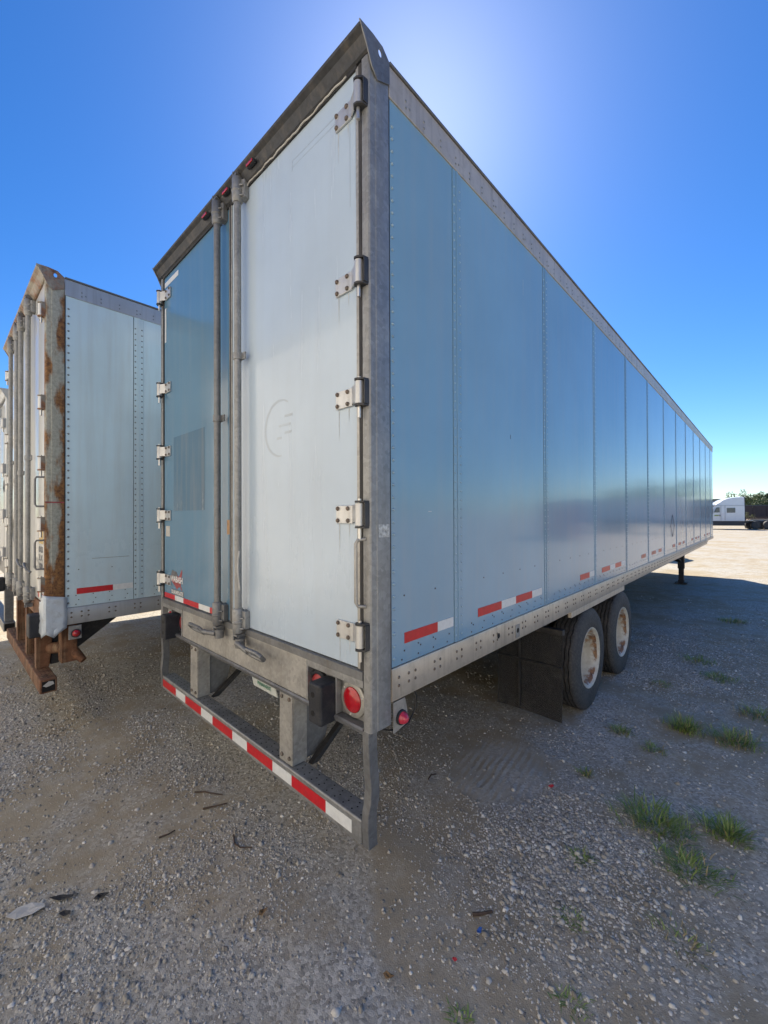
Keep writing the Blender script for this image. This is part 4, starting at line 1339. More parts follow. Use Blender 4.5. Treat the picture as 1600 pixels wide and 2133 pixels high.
ps = patch_sheet().build('repair_patch', 'silver_patch', t2, angle=25)
so = ps.modifiers.new('solid', 'SOLIDIFY')
so.thickness = 0.0015
so.offset = 1
lb = MB().box(-0.003, 0.006, 0.165, 0.262, 0.862, 0.985).build('lamp_bracket', 'galv', t2, bevel=0.012)
lo = MB().lathe([(0.038, 0), (0.038, 0.010), (0.032, 0.012)], (0.0062, 0.218, 0.915), (1, 0, 0), 24).build('side_marker_lamp', 'rubber', t2)
MB().lathe([(0.030, 0.011), (0.028, 0.020), (0.018, 0.030), (0.007, 0.034)], (0.0062, 0.218, 0.915), (1, 0, 0), 24).build('lens', 'lens', lo)
for k in range(6):
    o = 2.605 * k
    for a, b, w in ((0.225, 0.508, 0), (0.508, 0.677, 1), (0.95, 1.255, 0), (1.255, 1.47, 1)):
        if b + o < 15.3:
            sstrip(t2, a + o, b + o - 0.001, 1.262, 1.315, 'tape_w' if w else 'tape_r')
sstrip(t2, 0.0, 0.133, 2.085, 2.097, 'logo_red', 0.0035, 0.0006, 'red_paint_line')
sstrip(t2, 0.34, 0.645, 1.575, 1.579, 'rivet_pale', -0.0038, 0.0006, 'scrape_mark')
running_gear(t2, S2, (5.4, 6.65))

# ======================= third trailer, a lower one seen at the frame's left edge
S3 = dict(W=2.35, L=12.2, H=3.62, zb=1.38, zr=1.29, zt=3.47, panel='pale2', rail='alu2', brail='alu2', rivet='rivet_pale', post='pale2', header='alu2',
          seams=[1.3 * i + 1.3 for i in range(8)], post_z0=1.08, slide=(3.4, 7.6), lg=10.4, rstep=0.11)
W3 = S3['W']
t3 = empty('semi_trailer', 'lower white box trailer at the left edge beyond the rusty framed one', 'trailer', (-6.0, -0.78, 0), R(0.3))
shell(t3, S3)
d1 = MB().box(-1.171, -0.07, 0.008, 0.05, 1.395, 3.53).build('rear_door', 'pale2', t3, bevel=0.004)
d2 = MB().box(-2.28, -1.179, 0.008, 0.05, 1.395, 3.53).build('rear_door', 'pale2', t3, bevel=0.004)
text_mesh('door_lettering', 'ML', 'ink', d1, (-0.42, 0.0070, 2.30), (1, 0, 0), (0, 0, 1), 0.16, 0.3)
hinge(t3, S3, [3.2, 2.6, 2.0, 1.5], False, W3)
hinge(t3, S3, [3.2, 2.6, 2.0, 1.5], True, W3)
for xx in (-0.75, -1.7):
    rod(t3, xx, 1.34, 3.5, [2.4], 'alu2')
MB().box(-W3 + 0.052, -0.052, 0.0, 0.12, 1.20, 1.39).build('rear_sill', 'galv_dark', t3, bevel=0.005)
b3 = MB().box(-W3 + 0.02, 0.02, -0.02, 0.10, 0.46, 0.57).build('underride_bar', 'galv_dark', t3, bevel=0.006)
MB().box(0.0201, 0.0215, -0.008, 0.088, 0.472, 0.558).build('end_opening', 'hole', b3)
for x0 in (-0.20, -2.35):
    MB().box(x0, x0 + 0.12, 0.0, 0.09, 0.571, 1.199).build('guard_upright', 'galv_dark', t3, bevel=0.004)
MB().box(-0.19, -0.06, -0.09, -0.002, 0.98, 1.16).build('dock_bumper', 'rubber', t3, bevel=0.012)
running_gear(t3, S3, (5.2, 6.45))

# ======================= sleeper tractors
def tractor(root, white='truck_white'):
    """sleeper tractor: nose towards -x, left flank towards -y; root under the middle of the cab's flank"""
    Wd = 2.45
    # cab and sleeper shell: cross-sections along x, each a rounded slab
    def section(x, z0, z1, inset):
        return [(x, inset, z0), (x, inset * 0.7, (z0 + z1) / 2), (x, inset + 0.10, z1 - 0.06), (x, inset + 0.30, z1), (x, Wd - inset - 0.30, z1), (x, Wd - inset - 0.10, z1 - 0.06), (x, Wd - inset * 0.7, (z0 + z1) / 2), (x, Wd - inset, z0)]
    secs = [(-1.95, 1.02, 2.42, 0.16), (-1.75, 1.02, 2.72, 0.12), (-1.45, 1.02, 3.00, 0.08), (-1.0, 1.02, 3.38, 0.05), (-0.5, 1.02, 3.66, 0.04), (0.1, 1.02, 3.86, 0.03), (0.7, 1.02, 3.96, 0.02), (1.4, 1.02, 4.0, 0.02), (1.95, 1.02, 4.0, 0.03)]
    vs_, fs = [], []
    for s_ in secs:
        vs_ += section(*s_)
    n = 8
    for j in range(len(secs) - 1):
        fs += [(j * n + q, j * n + (q + 1) % n, j * n + n + (q + 1) % n, j * n + n + q) for q in range(n)]
    fs += [tuple(range(n)), tuple((len(secs) - 1) * n + q for q in range(n - 1, -1, -1))]
    cab = MB().add(vs_, fs).build('cab', white, root, bevel=0.025, segs=2, angle=24)
    # bonnet
    hs = [(-3.75, 1.0, 1.62, 0.30), (-3.55, 0.95, 1.78, 0.24), (-2.8, 0.98, 1.92, 0.18), (-1.97, 1.02, 2.05, 0.14)]
    vs_, fs = [], []
    for s_ in hs:
        vs_ += section(*s_)
    for j in range(len(hs) - 1):
        fs += [(j * n + q, j * n + (q + 1) % n, j * n + n + (q + 1) % n, j * n + n + q) for q in range(n)]
    fs += [tuple(range(n)), tuple((len(hs) - 1) * n + q for q in range(n - 1, -1, -1))]
    MB().add(vs_, fs).build('bonnet', white, root, bevel=0.025, segs=2, angle=24)
    MB().box(-3.86, -3.55, 0.15, Wd - 0.15, 0.42, 0.98).build('front_bumper', 'truck_dark', root, bevel=0.06)
    MB().prism([(-1.93, 2.12), (-1.52, 2.88), (-1.60, 2.90), (-2.02, 2.14)], 'y', 0.22, Wd - 0.22).build('windscreen', 'glass', root, bevel=0.02)
    MB().prism([(-2.06, 2.84), (-1.42, 3.10), (-1.40, 3.16), (-2.05, 2.93)], 'y', 0.10, Wd - 0.10).build('sun_visor', white, root, bevel=0.02)
    for y0, y1 in ((-0.012, 0.02), (Wd - 0.02, Wd + 0.012)):
        MB().prism([(-1.62, 2.10), (-0.92, 2.10), (-0.92, 2.72), (-1.28, 2.72)], 'y', y0, y1 + 0.05 if y0 < 1 else y1).build('side_window', 'glass', root, bevel=0.02)
        MB().box(-0.10, 0.88, y0, y1, 2.06, 2.66).build('sleeper_window', 'glass', root, bevel=0.05)
        MB().box(-0.95, -0.86, y0 - 0.01, y1 + 0.01, 1.62, 1.82).build('door_handle', 'truck_dark', root, bevel=0.01)
        MB().box(-1.72, 1.95, y0 + 0.05 if y0 < 1 else y0 - 0.06, y1 + 0.05 if y0 < 1 else y1 - 0.06, 0.45, 1.0).build('side_fairing', 'truck_dark', root, bevel=0.03)
        e = MB().hexa([(-1.60, y0 - 0.002, 1.66), (-1.08, y0 - 0.002, 1.66), (-1.08, y1 + 0.002, 1.66), (-1.60, y1 + 0.002, 1.66), (-1.50, y0 - 0.002, 1.79), (-1.0, y0 - 0.002, 1.79), (-1.0, y1 + 0.002, 1.79), (-1.50, y1 + 0.002, 1.79)]).build('door_emblem', 'lime', root)
    for xx, z0, z1 in ((-0.80, 1.06, 2.9), (-0.32, 1.06, 3.0)):
        MB().box(xx, xx + 0.035, -0.006, 0.03, z0, z1).build('door_seam', 'alu2', root)
    MB().box(-1.7, 1.9, -0.004, 0.03, 2.92, 2.97).build('roof_seam', 'alu2', root)
    for y0 in (-0.36, Wd + 0.16):
        m = MB().box(-1.98, -1.80, y0, y0 + 0.20, 1.95, 2.55)
        m.tube([(-1.85, y0 + 0.1, 2.5), (-1.80, 0.1 if y0 < 0 else Wd - 0.1, 2.5)], 0.03, 6)
        m.build('mirror', 'truck_dark', root, bevel=0.02)
    MB().box(1.96, 2.05, 0.12, Wd - 0.12, 1.05, 3.95).build('rear_fairing_edge', 'truck_dark', root, bevel=0.01)
    m = MB()
    for y0 in (0.72, Wd - 0.80):
        m.box(-3.5, 5.6, y0, y0 + 0.08, 0.75, 1.02)
    for xx in (-2.5, 0.0, 2.6, 4.6):
        m.box(xx, xx + 0.1, 0.801, Wd - 0.801, 0.78, 0.98)
    m.build('chassis', 'truck_dark', root)
    MB().lathe([(0.45, 0), (0.5, 0.02), (0.5, 0.06), (0.12, 0.09)], (4.25, Wd / 2, 1.03), (0, 0, 1), 24).build('fifth_wheel', 'truck_dark', root)
    MB().box(2.10, 3.0, 0.2, Wd - 0.2, 1.03, 1.09).build('deck_plate', 'chrome', root, bevel=0.01)
    for k, xx in enumerate((-2.75, 3.25, 4.6)):
        for y0, s in ((0.08, 1), (Wd - 0.08, -1)):
            wd = 0.28 if k == 0 else 0.58
            w = MB().lathe([(0.30, 0.0), (0.44, -0.005), (0.50, 0.03), (0.51, 0.08), (0.51, wd - 0.08), (0.50, wd - 0.03), (0.44, wd), (0.30, wd)], (xx, y0, 0.51), (0, s, 0), 36).build('wheel', 'tyre', root)
            dep = -0.03 if k == 0 else 0.12
            MB().lathe([(0.305, -0.004), (0.30, 0.01), (0.27, 0.03 + dep * 0.5), (0.20, 0.02 + dep), (0.12, 0.02 + dep), (0.11, -0.02 + dep), (0.03, -0.03 + dep)], (xx, y0, 0.51), (0, s, 0), 28, caps=False).build('rim', 'truck_white', w)
    for y0 in (0.06, Wd - 0.66):
        for xx in (3.0, 5.45):
            MB().box(xx, xx + 0.04, y0, y0 + 0.6, 0.5, 1.0).build('mud_flap', 'truck_dark', root)


ta = empty('semi_truck', 'white sleeper truck without trailer parked far off right of the blue trailer', 'truck', (-2.35, 65.0, 0), R(20))
tractor(ta)
ta.scale = (0.86, 1, 1)
tb = copy_tree(ta)
tag(tb, 'white sleeper truck parked out of sight ahead of the blue trailer', 'truck')
tb.location = (-3.3, 19.6, 0)
tb.scale = (1, 1, 1)
tb.rotation_euler = (0, 0, R(180 - 8))
tb.location = (-5.6, 22.3, 0)

# ======================= far background
bld = empty('warehouse', 'long low blue-grey warehouse on the horizon behind the white truck', 'building', (0, 96, 0), R(8))
m = MB()
k = -45.0
pan0 = None
while k < 36:
    if pan0 is None:
        q = MB().box(0.02, 2.98, 0, 0.12, 0, 4.4)
        pan0 = q.build('wall_panel', 'build', bld, loc=(k, 0, 0))
    else:
        copy_obj(pan0, bld, (k, 0, 0))
    k += 3.0
MB().box(-45, 36, 0.13, 30, 0.0, 4.35).build('wall', 'build', bld)
MB().box(-45.3, 36.3, -0.25, 30.3, 4.41, 4.62).build('roof', 'build_trim', bld)
for k in (-21, 12, 24):
    dd = MB().box(k, k + 3.4, -0.06, -0.005, 0, 3.4).build('dock_door', 'alu2', bld)

def leaf_mat(name, c0, c1):
    m, nt, b = base_mat(name)
    g = nn(nt, 'ShaderNodeNewGeometry')
    out = mixc(nt, g.outputs['Random Per Island'], c0, c1)
    nt.links.new(out, b.inputs['Base Color'])
    b.inputs['Roughness'].default_value = 0.6
    b.inputs['Transmission Weight'].default_value = 0.0
    b.inputs['Subsurface Weight'].default_value = 0.0
    return m


MAT['leaf_olive'] = leaf_mat('olive_leaves', (0.08, 0.115, 0.035), (0.20, 0.235, 0.09))
MAT['leaf_dark'] = leaf_mat('dark_leaves', (0.025, 0.05, 0.018), (0.075, 0.11, 0.035))
MAT['leaf_yel'] = leaf_mat('yellow_green_leaves', (0.12, 0.15, 0.03), (0.26, 0.26, 0.08))
MAT['grass'] = leaf_mat('grass_blades', (0.09, 0.18, 0.03), (0.28, 0.35, 0.10))
MAT['grass_dry'] = leaf_mat('dry_grass_blades', (0.24, 0.20, 0.09), (0.42, 0.34, 0.19))


def tree(label, loc, h, rad, mat, seed, n=3200, cat='tree', group='trees along the yard'):
    rs = np.random.default_rng(seed)
    root = empty('tree', label, cat, loc, 0, group)
    m = MB()
    th = h * 0.42
    m.tube([(0, 0, -0.1), (0.05, 0.02, th * 0.5), (0.0, 0.08, th), (0.1, 0.0, h * 0.8)], [0.22 * h / 7, 0.17 * h / 7, 0.12 * h / 7, 0.04], 9)
    tips = []
    for k in range(9):
        a = 2 * math.pi * k / 9 + rs.uniform(-0.3, 0.3)
        z0 = th * rs.uniform(0.7, 1.3)
        rr = rad * rs.uniform(0.5, 0.85)
        z1 = h * rs.uniform(0.5, 0.92)
        m.tube([(0, 0.05, z0), (rr * 0.5 * math.cos(a), rr * 0.5 * math.sin(a), (z0 + z1) / 2 + 0.2), (rr * math.cos(a), rr * math.sin(a), z1)], [0.08 * h / 7, 0.05 * h / 7, 0.02], 6)
        tips.append((rr * math.cos(a), rr * math.sin(a), z1))
    m.build('trunk', 'bark', root)
    tips += [(0.1, 0, h * 0.85), (rad * 0.2, -rad * 0.3, h * 0.7), (-rad * 0.3, rad * 0.1, h * 0.62)]
    cl = []
    for t_ in tips:
        for q in range(4):
            cl.append(np.array(t_) + rs.normal(0, rad * 0.24, 3) * (1, 1, 0.75))
    cl = np.array(cl)
    cs = rs.uniform(0.16, 0.34, len(cl)) * rad
    idx = rs.integers(0, len(cl), n)
    d = rs.normal(0, 1, (n, 3))
    d /= np.linalg.norm(d, axis=1)[:, None]
    p = cl[idx] + d * (cs[idx] * rs.uniform(0.35, 1.0, n) ** 0.6)[:, None]
    p[:, 2] = np.maximum(p[:, 2], h * 0.14)
    s = rs.uniform(0.10, 0.24, n) * h / 8
    a = rs.normal(0, 1, (n, 3))
    a /= np.linalg.norm(a, axis=1)[:, None]
    b = np.cross(a, rs.normal(0, 1, (n, 3)))
    b /= np.linalg.norm(b, axis=1)[:, None]
    a, b = a * s[:, None], b * (s * 0.55)[:, None]
    v = np.stack([p - a, p + b * 0.9 - a * 0.1, p + a, p - b * 0.9 + a * 0.1], 1).reshape(-1, 3)
    f = np.arange(n * 4).reshape(-1, 4)
    o = np_mesh('crown', v, f, mat)
    o.parent = root
    return root


tree('olive-green bushy tree just right of the far white truck', (-0.7, 82.0, 0), 5.2, 2.0, 'leaf_olive', 1)
tree('dark evergreen tree at the right edge of the horizon', (1.6, 86.0, 0), 5.4, 1.4, 'leaf_dark', 2)
tree('yellow-green shrub low behind the chassis of the far truck', (-0.9, 71.3, 0), 2.0, 0.9, 'leaf_yel', 3, 1200)
tree('pale olive tree partly cut off at the right frame edge', (1.0, 79.0, 0), 4.2, 1.5, 'leaf_olive', 4)
# trees that only the polished trailer flank shows, mirrored
for k, (x, y, h, r_, mt) in enumerate(((13, 78, 7.6, 2.6, 'leaf_olive'), (9, 84, 8.6, 2.4, 'leaf_olive'), (18, 82, 6.4, 2.6, 'leaf_olive'))):
    tree('tree right of the frame mirrored in the blue flank, %s' % ('middle one', 'slim one nearest the truck', 'farthest right')[k], (x, y, 0), h, r_, mt, 20 + k, 1600)

# low dark boarding with pickets behind the truck
fe = empty('picket_fence', 'low dark picket fence behind the far truck chassis', 'fence', (-0.9, 70.6, 0), R(10))
p0 = None
for k in range(30):
    if p0 is None:
        p0 = MB().box(0, 0.09, 0, 0.03, 0.0, 1.55).build('picket', 'brown', fe, loc=(0, 0, 0))
    else:
        copy_obj(p0, fe, (k * 0.17, 0, 0))
for z in (0.35, 1.25):
    MB().box(-0.1, 5.2, 0.031, 0.08, z, z + 0.1).build('fence_rail', 'brown', fe)
gt = empty('goods_wagon', 'dark brown low-sided goods trailer beyond the picket fence', 'trailer', (-1.6, 74.8, 0), R(10))
bb0 = None
for k in range(8):
    if bb0 is None:
        bb0 = MB().box(0.02, 1.38, 0, 0.08, 1.5, 3.0).build('side_board', 'brown', gt, loc=(0, 0, 0))
    else:
        copy_obj(bb0, gt, (k * 1.4, 0, 0))
MB().box(0, 11.2, 0.09, 2.4, 1.3, 2.7).build('body', 'brown', gt)
MB().box(-0.05, 11.25, -0.05, 2.45, 3.01, 3.12).build('top_rail', 'build_trim', gt)
for xx in (1.5, 2.8, 8.6, 9.9):
    w = MB().lathe([(0.28, 0.0), (0.48, 0.0), (0.5, 0.05), (0.5, 0.22), (0.48, 0.26), (0.28, 0.26)], (xx, 0.1, 0.5), (0, 1, 0), 24).build('wheel', 'tyre', gt)
    MB().lathe([(0.28, 0.02), (0.2, 0.08), (0.08, 0.06)], (xx, 0.1, 0.5), (0, 1, 0), 20).build('rim', 'chrome', w)
for k, (x, y, z, l) in enumerate(((-0.4, 68.4, 0, 1.8),)):
    pk = empty('timber_stack', 'pale sawn planks stacked behind the far truck cab', 'timber', (x, y, 0), R(18))
    q0 = None
    for r_ in range(5):
        for c_ in range(4):
            if q0 is None:
                q0 = MB().box(0, 3.6, 0, 0.22, 0, 0.09).build('plank', 'wood', pk, loc=(0, 0, 0.75))
            else:
                copy_obj(q0, pk, (random.uniform(-0.15, 0.15), c_ * 0.24, 0.75 + r_ * 0.1))
    for xx in (0.3, 3.0):
        MB().box(xx, xx + 0.2, 0, 0.95, 0.0, 0.745).build('bearer', 'wood', pk)

# trailers across the yard that only show as reflections in the glossy panels
kids = kid_map()
for k, (x, y, rz, lab) in enumerate(((16.5, 50.0, 96, 'white box trailer broadside right of the frame'),)):
    c = copy_tree(t3, None, kids)
    tag(c, lab, 'trailer', 'trailers across the yard')
    c.location = (x, y, 0)
    c.rotation_euler = (0, 0, R(rz))
# unseen warehouse hinted in the white door, widened and toned to bounce fill light
fill_warehouse = empty('warehouse', 'unseen cream warehouse behind the viewpoint, sized to bounce sunlight onto the shaded rears', 'building', (13.5, -5.6, 0), R(0))
MAT['cream_clad'] = pm('cream_bounce_cladding', (0.82, 0.76, 0.66), 0.6, 0, 0.04, 0.5, streak=(0.6, 0.54, 0.46), samt=0.2)  # cream picked to warm the light bounced onto the shaded doors and ground
wp0 = None
for k in range(30):
    if wp0 is None:
        wp0 = MB().box(-1.49, -0.01, -0.06, 0, 0, 7.0).build('wall_panel', 'cream_clad', fill_warehouse)
    else:
        copy_obj(wp0, fill_warehouse, (-1.5 * k, 0, 0))
MB().box(-45, 0, -16, -0.065, 0, 6.95).build('wall', 'cream_clad', fill_warehouse)
MB().box(-45.2, 0.2, -16.2, 0.1, 7.01, 7.2).build('roof', 'build_trim', fill_warehouse)
# a dark container and a red one on the right of the yard
def container(name, label, mat, loc, rz, L_=9.0, H_=2.9):
    r = empty(name, label, 'container', loc, R(rz))
    m = MB()
    n = int(L_ / 0.28)
    pts_ = []
    for k in range(n):
        a = 0.28 * k
        pts_ += [(a, 0.0), (a + 0.09, 0.0), (a + 0.13, 0.04), (a + 0.24, 0.04)]
    pts_ += [(L_, 0.04), (L_, 2.4), (0, 2.4)]
    m.prism(pts_, 'z', 0.18, H_ - 0.1)
    m.build('corrugated_body', mat, r)
    m = MB()
    for xx in (-0.06, L_ - 0.06):
        for yy in (-0.03, 2.33):
            m.box(xx, xx + 0.16, yy, yy + 0.12, 0.02, H_)
    m.build('corner_castings', mat, r)
    MB().box(0.12, L_ - 0.08, -0.02, 2.44, H_ - 0.095, H_ - 0.005).build('roof', mat, r)
    MB().box(0.12, L_ - 0.08, -0.02, 2.44, 0.06, 0.178).build('base_rail', mat, r)
    return r


MAT['navy'] = pm('navy_container_paint', (0.04, 0.07, 0.11), 0.5, 0, 0.15, 2)

container('shipping_container', 'red corrugated container mirrored pink in the blue flank', 'red_paint', (11.5, 30, 0), 75, 6.0)


# ------------------------------------------------------------------ loose gravel
def stones(name, xs, ys, size, mat):
    n = len(xs)
    rs = np.random.default_rng(5)
    k = 5
    ang = (np.arange(k) * 2 * np.pi / k)[None, :] + rs.uniform(0, 6.28, (n, 1)) + rs.uniform(-0.3, 0.3, (n, k))
    el = rs.uniform(0.6, 1.0, (n, 1))
    rot = rs.uniform(0, 6.28, (n, 1))
    rad = size[:, None] * rs.uniform(0.65, 1.25, (n, k))

    def ring(f, z):
        px, py = rad * f * np.cos(ang), rad * f * np.sin(ang) * el
        c, s = np.cos(rot), np.sin(rot)
        tx, ty = rs.uniform(-0.25, 0.25, (n, 1)), rs.uniform(-0.25, 0.25, (n, 1))
        X = xs[:, None] + px * c - py * s
        Y = ys[:, None] + px * s + py * c
        Z = gz(xs, ys)[:, None] + size[:, None] * z * rs.uniform(0.75, 1.25, (n, k)) + px * tx + py * ty
        return np.stack([X, Y, Z], 2)
    hgt = rs.uniform(0.35, 0.75, (n, 1))
    b0 = ring(1.0, -0.1 + 0 * hgt)
    b2 = ring(0.66, hgt * 0.95)
    v = np.concatenate([b0, b2], 1)
    nv = 2 * k
    tri = []
    for q in range(k):
        q2 = (q + 1) % k
        tri += [(q, q2, k + q2), (q, k + q2, k + q)]
    for q in range(1, k - 1):
        tri.append((k, k + q, k + q + 1))
    tri = np.array(tri)
    f = (tri[None] + (np.arange(n) * nv)[:, None, None]).reshape(-1, 3)
    return np_mesh(name, v.reshape(-1, 3), f, mat)


def stone_mat():
    m, nt, b = base_mat('gravel_stones')
    g = nn(nt, 'ShaderNodeNewGeometry')
    r = nn(nt, 'ShaderNodeValToRGB')
    cr = r.color_ramp
    cr.elements[0].position = 0.0
    cr.elements[0].color = (0.16, 0.15, 0.13, 1)
    cr.elements[1].position = 1.0
    cr.elements[1].color = (0.78, 0.75, 0.68, 1)
    for p, c in ((0.2, (0.30, 0.28, 0.24)), (0.45, (0.47, 0.43, 0.36)), (0.72, (0.48, 0.46, 0.42)), (0.9, (0.62, 0.59, 0.52))):
        e = cr.elements.new(p)
        e.color = (*c, 1)
    nt.links.new(g.outputs['Random Per Island'], r.inputs['Fac'])
    f = noise(nt, coords(nt), 90, 4, 0.6)
    out = mixc(nt, mth(nt, 'MULTIPLY', ramp(nt, f, 0.4, 0.7), 0.3), r.outputs['Color'], (0.36, 0.305, 0.235))
    nt.links.new(out, b.inputs['Base Color'])
    b.inputs['Roughness'].default_value = 0.9
    b.inputs['Specular IOR Level'].default_value = 0.25
    return m


MAT['stone'] = stone_mat()
N0 = 1500000
px_ = rng.uniform(-7.0, 2.6, N0)
py_ = rng.uniform(-1.6, 12, N0)
dist = np.hypot(px_ - 0.6, py_ + 0.6)
dens = np.clip(2.5 / (0.5 + dist), 0, 1) ** 1.55
patch = 0.6 * vnoise(px_ * 0.9 + 7, py_ * 0.9, 8) + 0.4 * vnoise(px_ * 2.6, py_ * 2.6, 9)
soft = np.clip((patch - 0.36) / 0.22, 0.14, 1) * np.where((py_ > 0.15) & (px_ < -0.1), 0.45, 1)
pile = np.exp(-(((px_ - 0.45) / 0.5) ** 2 + ((py_ - 1.1) / 0.6) ** 2))
soft = np.clip(soft + pile, 0.1, 1)
tread = ((px_ + 0.22) / 0.34) ** 2 + ((py_ - 1.62) / 0.42) ** 2
soft = np.where(tread < 1, soft * 0.12, soft)
fade = np.clip((11 - py_) / 6.5, 0, 1) * np.clip((px_ + 6.8) / 2.2, 0, 1)
keep = rng.random(N0) < dens * soft * fade * 0.92
px_, py_, pile, dist = px_[keep], py_[keep], pile[keep], dist[keep]
sz = np.exp(rng.normal(math.log(0.0036), 0.52, len(px_))) * (1 + 0.55 * pile) * (1 + 0.10 * dist)
sz = np.clip(sz, 0.0022, 0.020)
st = stones('gravel', px_, py_, sz, 'stone')
st['kind'] = 'stuff'

st['label'] = 'loose grey and tan gravel stones strewn over the yard'



# ------------------------------------------------------------------ grass tufts
def tuft(label, x, y, r, h, n, seed, mat='grass', lie=0.5, dry=0.12):
    rs = np.random.default_rng(seed)
    r, h, n, lie = r * 1.05, h * 0.72, int(n * 0.95), lie * 1.2
    root = empty('grass_tuft', label, 'grass', (x, y, float(gz(x, y))), 0, 'grass tufts in the gravel')
    for part, cnt, mt in (('blades', int(n * (1 - dry)), mat), ('dry_blades', int(n * dry), 'grass_dry')):
        if cnt < 12:
            continue
        rr = r * np.sqrt(rs.random(cnt)) * rs.uniform(0.3, 1.0, cnt)
        an = rs.uniform(0, 6.283, cnt)
        bx, by = rr * np.cos(an), rr * np.sin(an) * 0.8
        hd = an + rs.normal(0, 0.9, cnt)
        ln = h * rs.uniform(0.45, 1.2, cnt)
        wd = rs.uniform(0.0014, 0.0034, cnt) * (1 + h * 2)
        lean = lie * rs.uniform(0.4, 1.5, cnt)
        vs_ = []
        for q, t in enumerate((0, 0.4, 0.75, 1.0)):
            hx = ln * lean * t ** 1.7
            z = ln * (t - 0.32 * lean * t ** 2.2)
            w = wd * (1, 0.9, 0.6, 0.08)[q]
            cx_ = bx + hx * np.cos(hd)
            cy_ = by + hx * np.sin(hd)
            for s in (-1, 1):
                vs_.append(np.stack([cx_ - s * w * np.sin(hd), cy_ + s * w * np.cos(hd), np.maximum(z, 0) - 0.004], 1))
        v = np.stack(vs_, 1).reshape(-1, 3)
        f0 = np.array([(0, 1, 3, 2), (2, 3, 5, 4), (4, 5, 7, 6)])
        f = (f0[None] + (np.arange(cnt) * 8)[:, None, None]).reshape(-1, 4)
        o = np_mesh(part, v, f, mt)
        o['kind'] = 'stuff'
        o.parent = root
    return root


tuft('wide green grass patch low at the right of the gravel, left half', 0.78, 1.78, 0.26, 0.13, 420, 31, lie=0.8)
tuft('spiky bright grass clump at the right end of the wide patch', 1.12, 1.98, 0.15, 0.15, 260, 32, lie=0.7)
tuft('flattened grass strip in front of the wide patch', 0.98, 1.52, 0.20, 0.10, 260, 33, lie=1.0)
tuft('tall grass clump beside the gravel heap right of the rear wheel', 0.74, 3.30, 0.17, 0.17, 300, 34, lie=0.6)
tuft('broad grass clump near the right edge level with the rear wheel', 1.08, 3.35, 0.24, 0.15, 330, 35, lie=0.8, dry=0.3)
tuft('small grass tuft just right of the rear wheel foot', 0.32, 2.88, 0.11, 0.08, 150, 36, lie=0.8, dry=0.3)
tuft('low grass tuft between rear wheel and tall clump', 0.60, 2.75, 0.12, 0.07, 130, 37, lie=0.9, dry=0.3)
tuft('tiny lone grass tuft left of the gravel heap', 0.29, 2.02, 0.07, 0.06, 90, 38, lie=0.8, dry=0.4)
tuft('dark grass clump ahead on the right, nearer of two', 0.86, 5.0, 0.24, 0.10, 220, 39, lie=0.8)
tuft('dark grass clump ahead on the right, farther of two', 0.62, 5.55, 0.26, 0.10, 220, 40, lie=0.8)
tuft('faint grass patch in the dirt beside the front wheel', 0.40, 4.35, 0.16, 0.06, 120, 41, lie=0.9, dry=0.4)
tuft('distant grass tuft halfway along the trailer', 0.83, 8.5, 0.30, 0.12, 200, 42, lie=0.8)
tuft('scrubby grass at the right edge behind the broad clump', 1.25, 4.1, 0.22, 0.14, 200, 43, lie=0.8, dry=0.4)
tuft('small leafy weed in the gravel heap', 0.52, 1.18, 0.09, 0.05, 110, 44, lie=0.9)
tuft('low weed patch below the gravel heap', 0.60, 0.78, 0.09, 0.035, 90, 45, lie=1.0)
tuft('low weed at the bottom edge of the picture', 0.42, 0.07, 0.07, 0.035, 70, 46, lie=1.0)
tuft('green weed at the bottom right of centre', 0.72, 0.42, 0.08, 0.035, 80, 47, lie=1.0)
tuft('straggly dry grass at the lower right edge', 1.02, 1.02, 0.15, 0.05, 90, 48, lie=1.0, dry=0.6)


# ------------------------------------------------------------------ litter
def twig(label, pts_, r):
    P = [(x, y, float(gz(x, y)) + 0.008 + dz) for x, y, dz in pts_]
    m = MB().tube(P, [r * (1 - 0.5 * i / len(P)) for i in range(len(P))], 6)
    return tag(m.build('twig', 'twig', None), label, 'twig', 'twigs on the ground')


twig('dark twig lying between the trailer rears, upper of two', [(-1.68, -0.10, 0), (-1.62, -0.05, 0.004), (-1.56, -0.025, 0.006), (-1.50, 0.02, 0.0)], 0.006)
twig('dark twig lying between the trailer rears, lower of two', [(-1.47, -0.13, 0), (-1.42, -0.07, 0.006), (-1.39, 0.0, 0.002)], 0.007)
twig('thin curved twig in front of the guard bar', [(-1.10, -0.10, 0), (-1.03, -0.13, 0.006), (-0.98, -0.12, 0.004), (-0.93, -0.07, 0)], 0.005)
twig('short upright-looking twig left of the thin curved one', [(-1.42, -0.42, 0), (-1.40, -0.37, 0.004), (-1.41, -0.33, 0)], 0.006)
twig('brown sliver of bark low in the middle', [(0.235, 0.47, 0), (0.27, 0.50, 0.004), (0.30, 0.55, 0)], 0.009)
twig('dark stick by the tread print', [(-0.55, 1.15, 0), (-0.56, 1.20, 0.006), (-0.54, 1.24, 0)], 0.006)


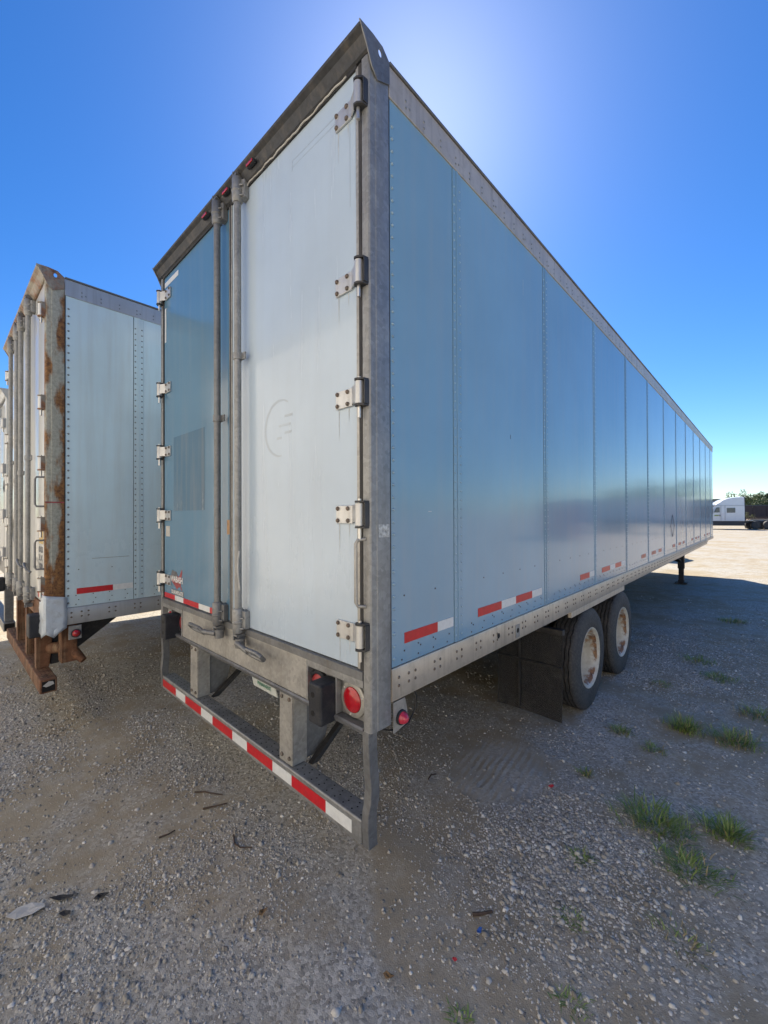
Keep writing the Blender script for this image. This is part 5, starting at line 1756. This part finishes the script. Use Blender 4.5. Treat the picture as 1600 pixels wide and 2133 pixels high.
def scrap(name, label, cat, mat, x, y, outline, rz, curl=0.01, th=0.002):
    """crumpled flat piece: outline fan with curled rim"""
    N = len(outline)
    vs_ = [(0, 0, 0.006)]
    for f_ in (0.5, 1.0):
        for k, p in enumerate(outline):
            vs_.append((p[0] * f_, p[1] * f_, 0.006 + curl * f_ * (0.5 + 0.5 * math.sin(k * 2.1 + f_ * 3)) + random.uniform(0, curl * 0.4)))
    fs = [(0, 1 + k, 1 + (k + 1) % N) for k in range(N)]
    fs += [(1 + k, 1 + N + k, 1 + N + (k + 1) % N, 1 + (k + 1) % N) for k in range(N)]
    o = MB().add(vs_, fs).build(name, mat, None, smooth=False, loc=(x, y, float(gz(x, y)) + 0.006))
    s = o.modifiers.new('solid', 'SOLIDIFY')
    s.thickness = th
    o.rotation_euler = (0, 0, R(rz))
    return tag(o, label, cat)


scrap('paper_scrap', 'pale grey flattened paper scrap at the lower left', 'litter', 'white_paper', -1.40, -1.035, [(-0.075, -0.03), (-0.02, -0.042), (0.05, -0.03), (0.08, 0.01), (0.055, 0.036), (0.0, 0.034), (-0.05, 0.01)], 48, 0.012)
scrap('rubber_scrap', 'dark scrap lying behind the pale paper', 'litter', 'darkscrap', -1.36, -0.90, [(-0.06, -0.012), (0.0, -0.02), (0.06, 0.0), (0.05, 0.014), (-0.02, 0.012)], 40, 0.008)
scrap('rubber_scrap', 'black scrap right of the pale paper', 'litter', 'darkscrap', -1.245, -0.905, [(-0.028, -0.012), (0.01, -0.016), (0.03, 0.0), (0.016, 0.014), (-0.02, 0.01)], 30, 0.006)
scrap('dead_leaf', 'dark brown leaf above the black scrap', 'leaf', 'darkscrap', -1.22, -0.76, [(-0.034, -0.004), (-0.01, -0.014), (0.02, -0.012), (0.036, 0.004), (0.01, 0.016), (-0.016, 0.012)], 65, 0.012, 0.001)
scrap('dead_leaf', 'curled tan leaf in the lower middle', 'leaf', 'dryleaf', -0.52, -0.24, [(-0.026, -0.004), (-0.01, -0.012), (0.012, -0.012), (0.028, 0.004), (0.01, 0.012), (-0.012, 0.01)], 80, 0.014, 0.001)
scrap('dead_leaf', 'yellowed leaf at the bottom centre', 'leaf', 'dryleaf', 0.12, -0.02, [(-0.024, -0.006), (-0.006, -0.014), (0.014, -0.01), (0.026, 0.006), (0.008, 0.012), (-0.012, 0.008)], 20, 0.010, 0.001)
scrap('plastic_shard', 'red plastic shard by the tread print', 'litter', 'redbit', 0.16, 1.67, [(-0.02, -0.008), (0.0, -0.014), (0.02, -0.004), (0.016, 0.012), (-0.012, 0.01)], 30, 0.012)
scrap('plastic_shard', 'blue plastic shard low in the middle', 'litter', 'bluebit', 0.305, 0.415, [(-0.018, -0.004), (0.0, -0.010), (0.018, 0.002), (0.006, 0.010), (-0.012, 0.006)], 70, 0.010)
scrap('plastic_shard', 'small pink-red shard near the bottom', 'litter', 'redbit', 0.288, 0.23, [(-0.010, -0.004), (0.004, -0.008), (0.012, 0.0), (0.004, 0.008), (-0.008, 0.006)], 10, 0.006)
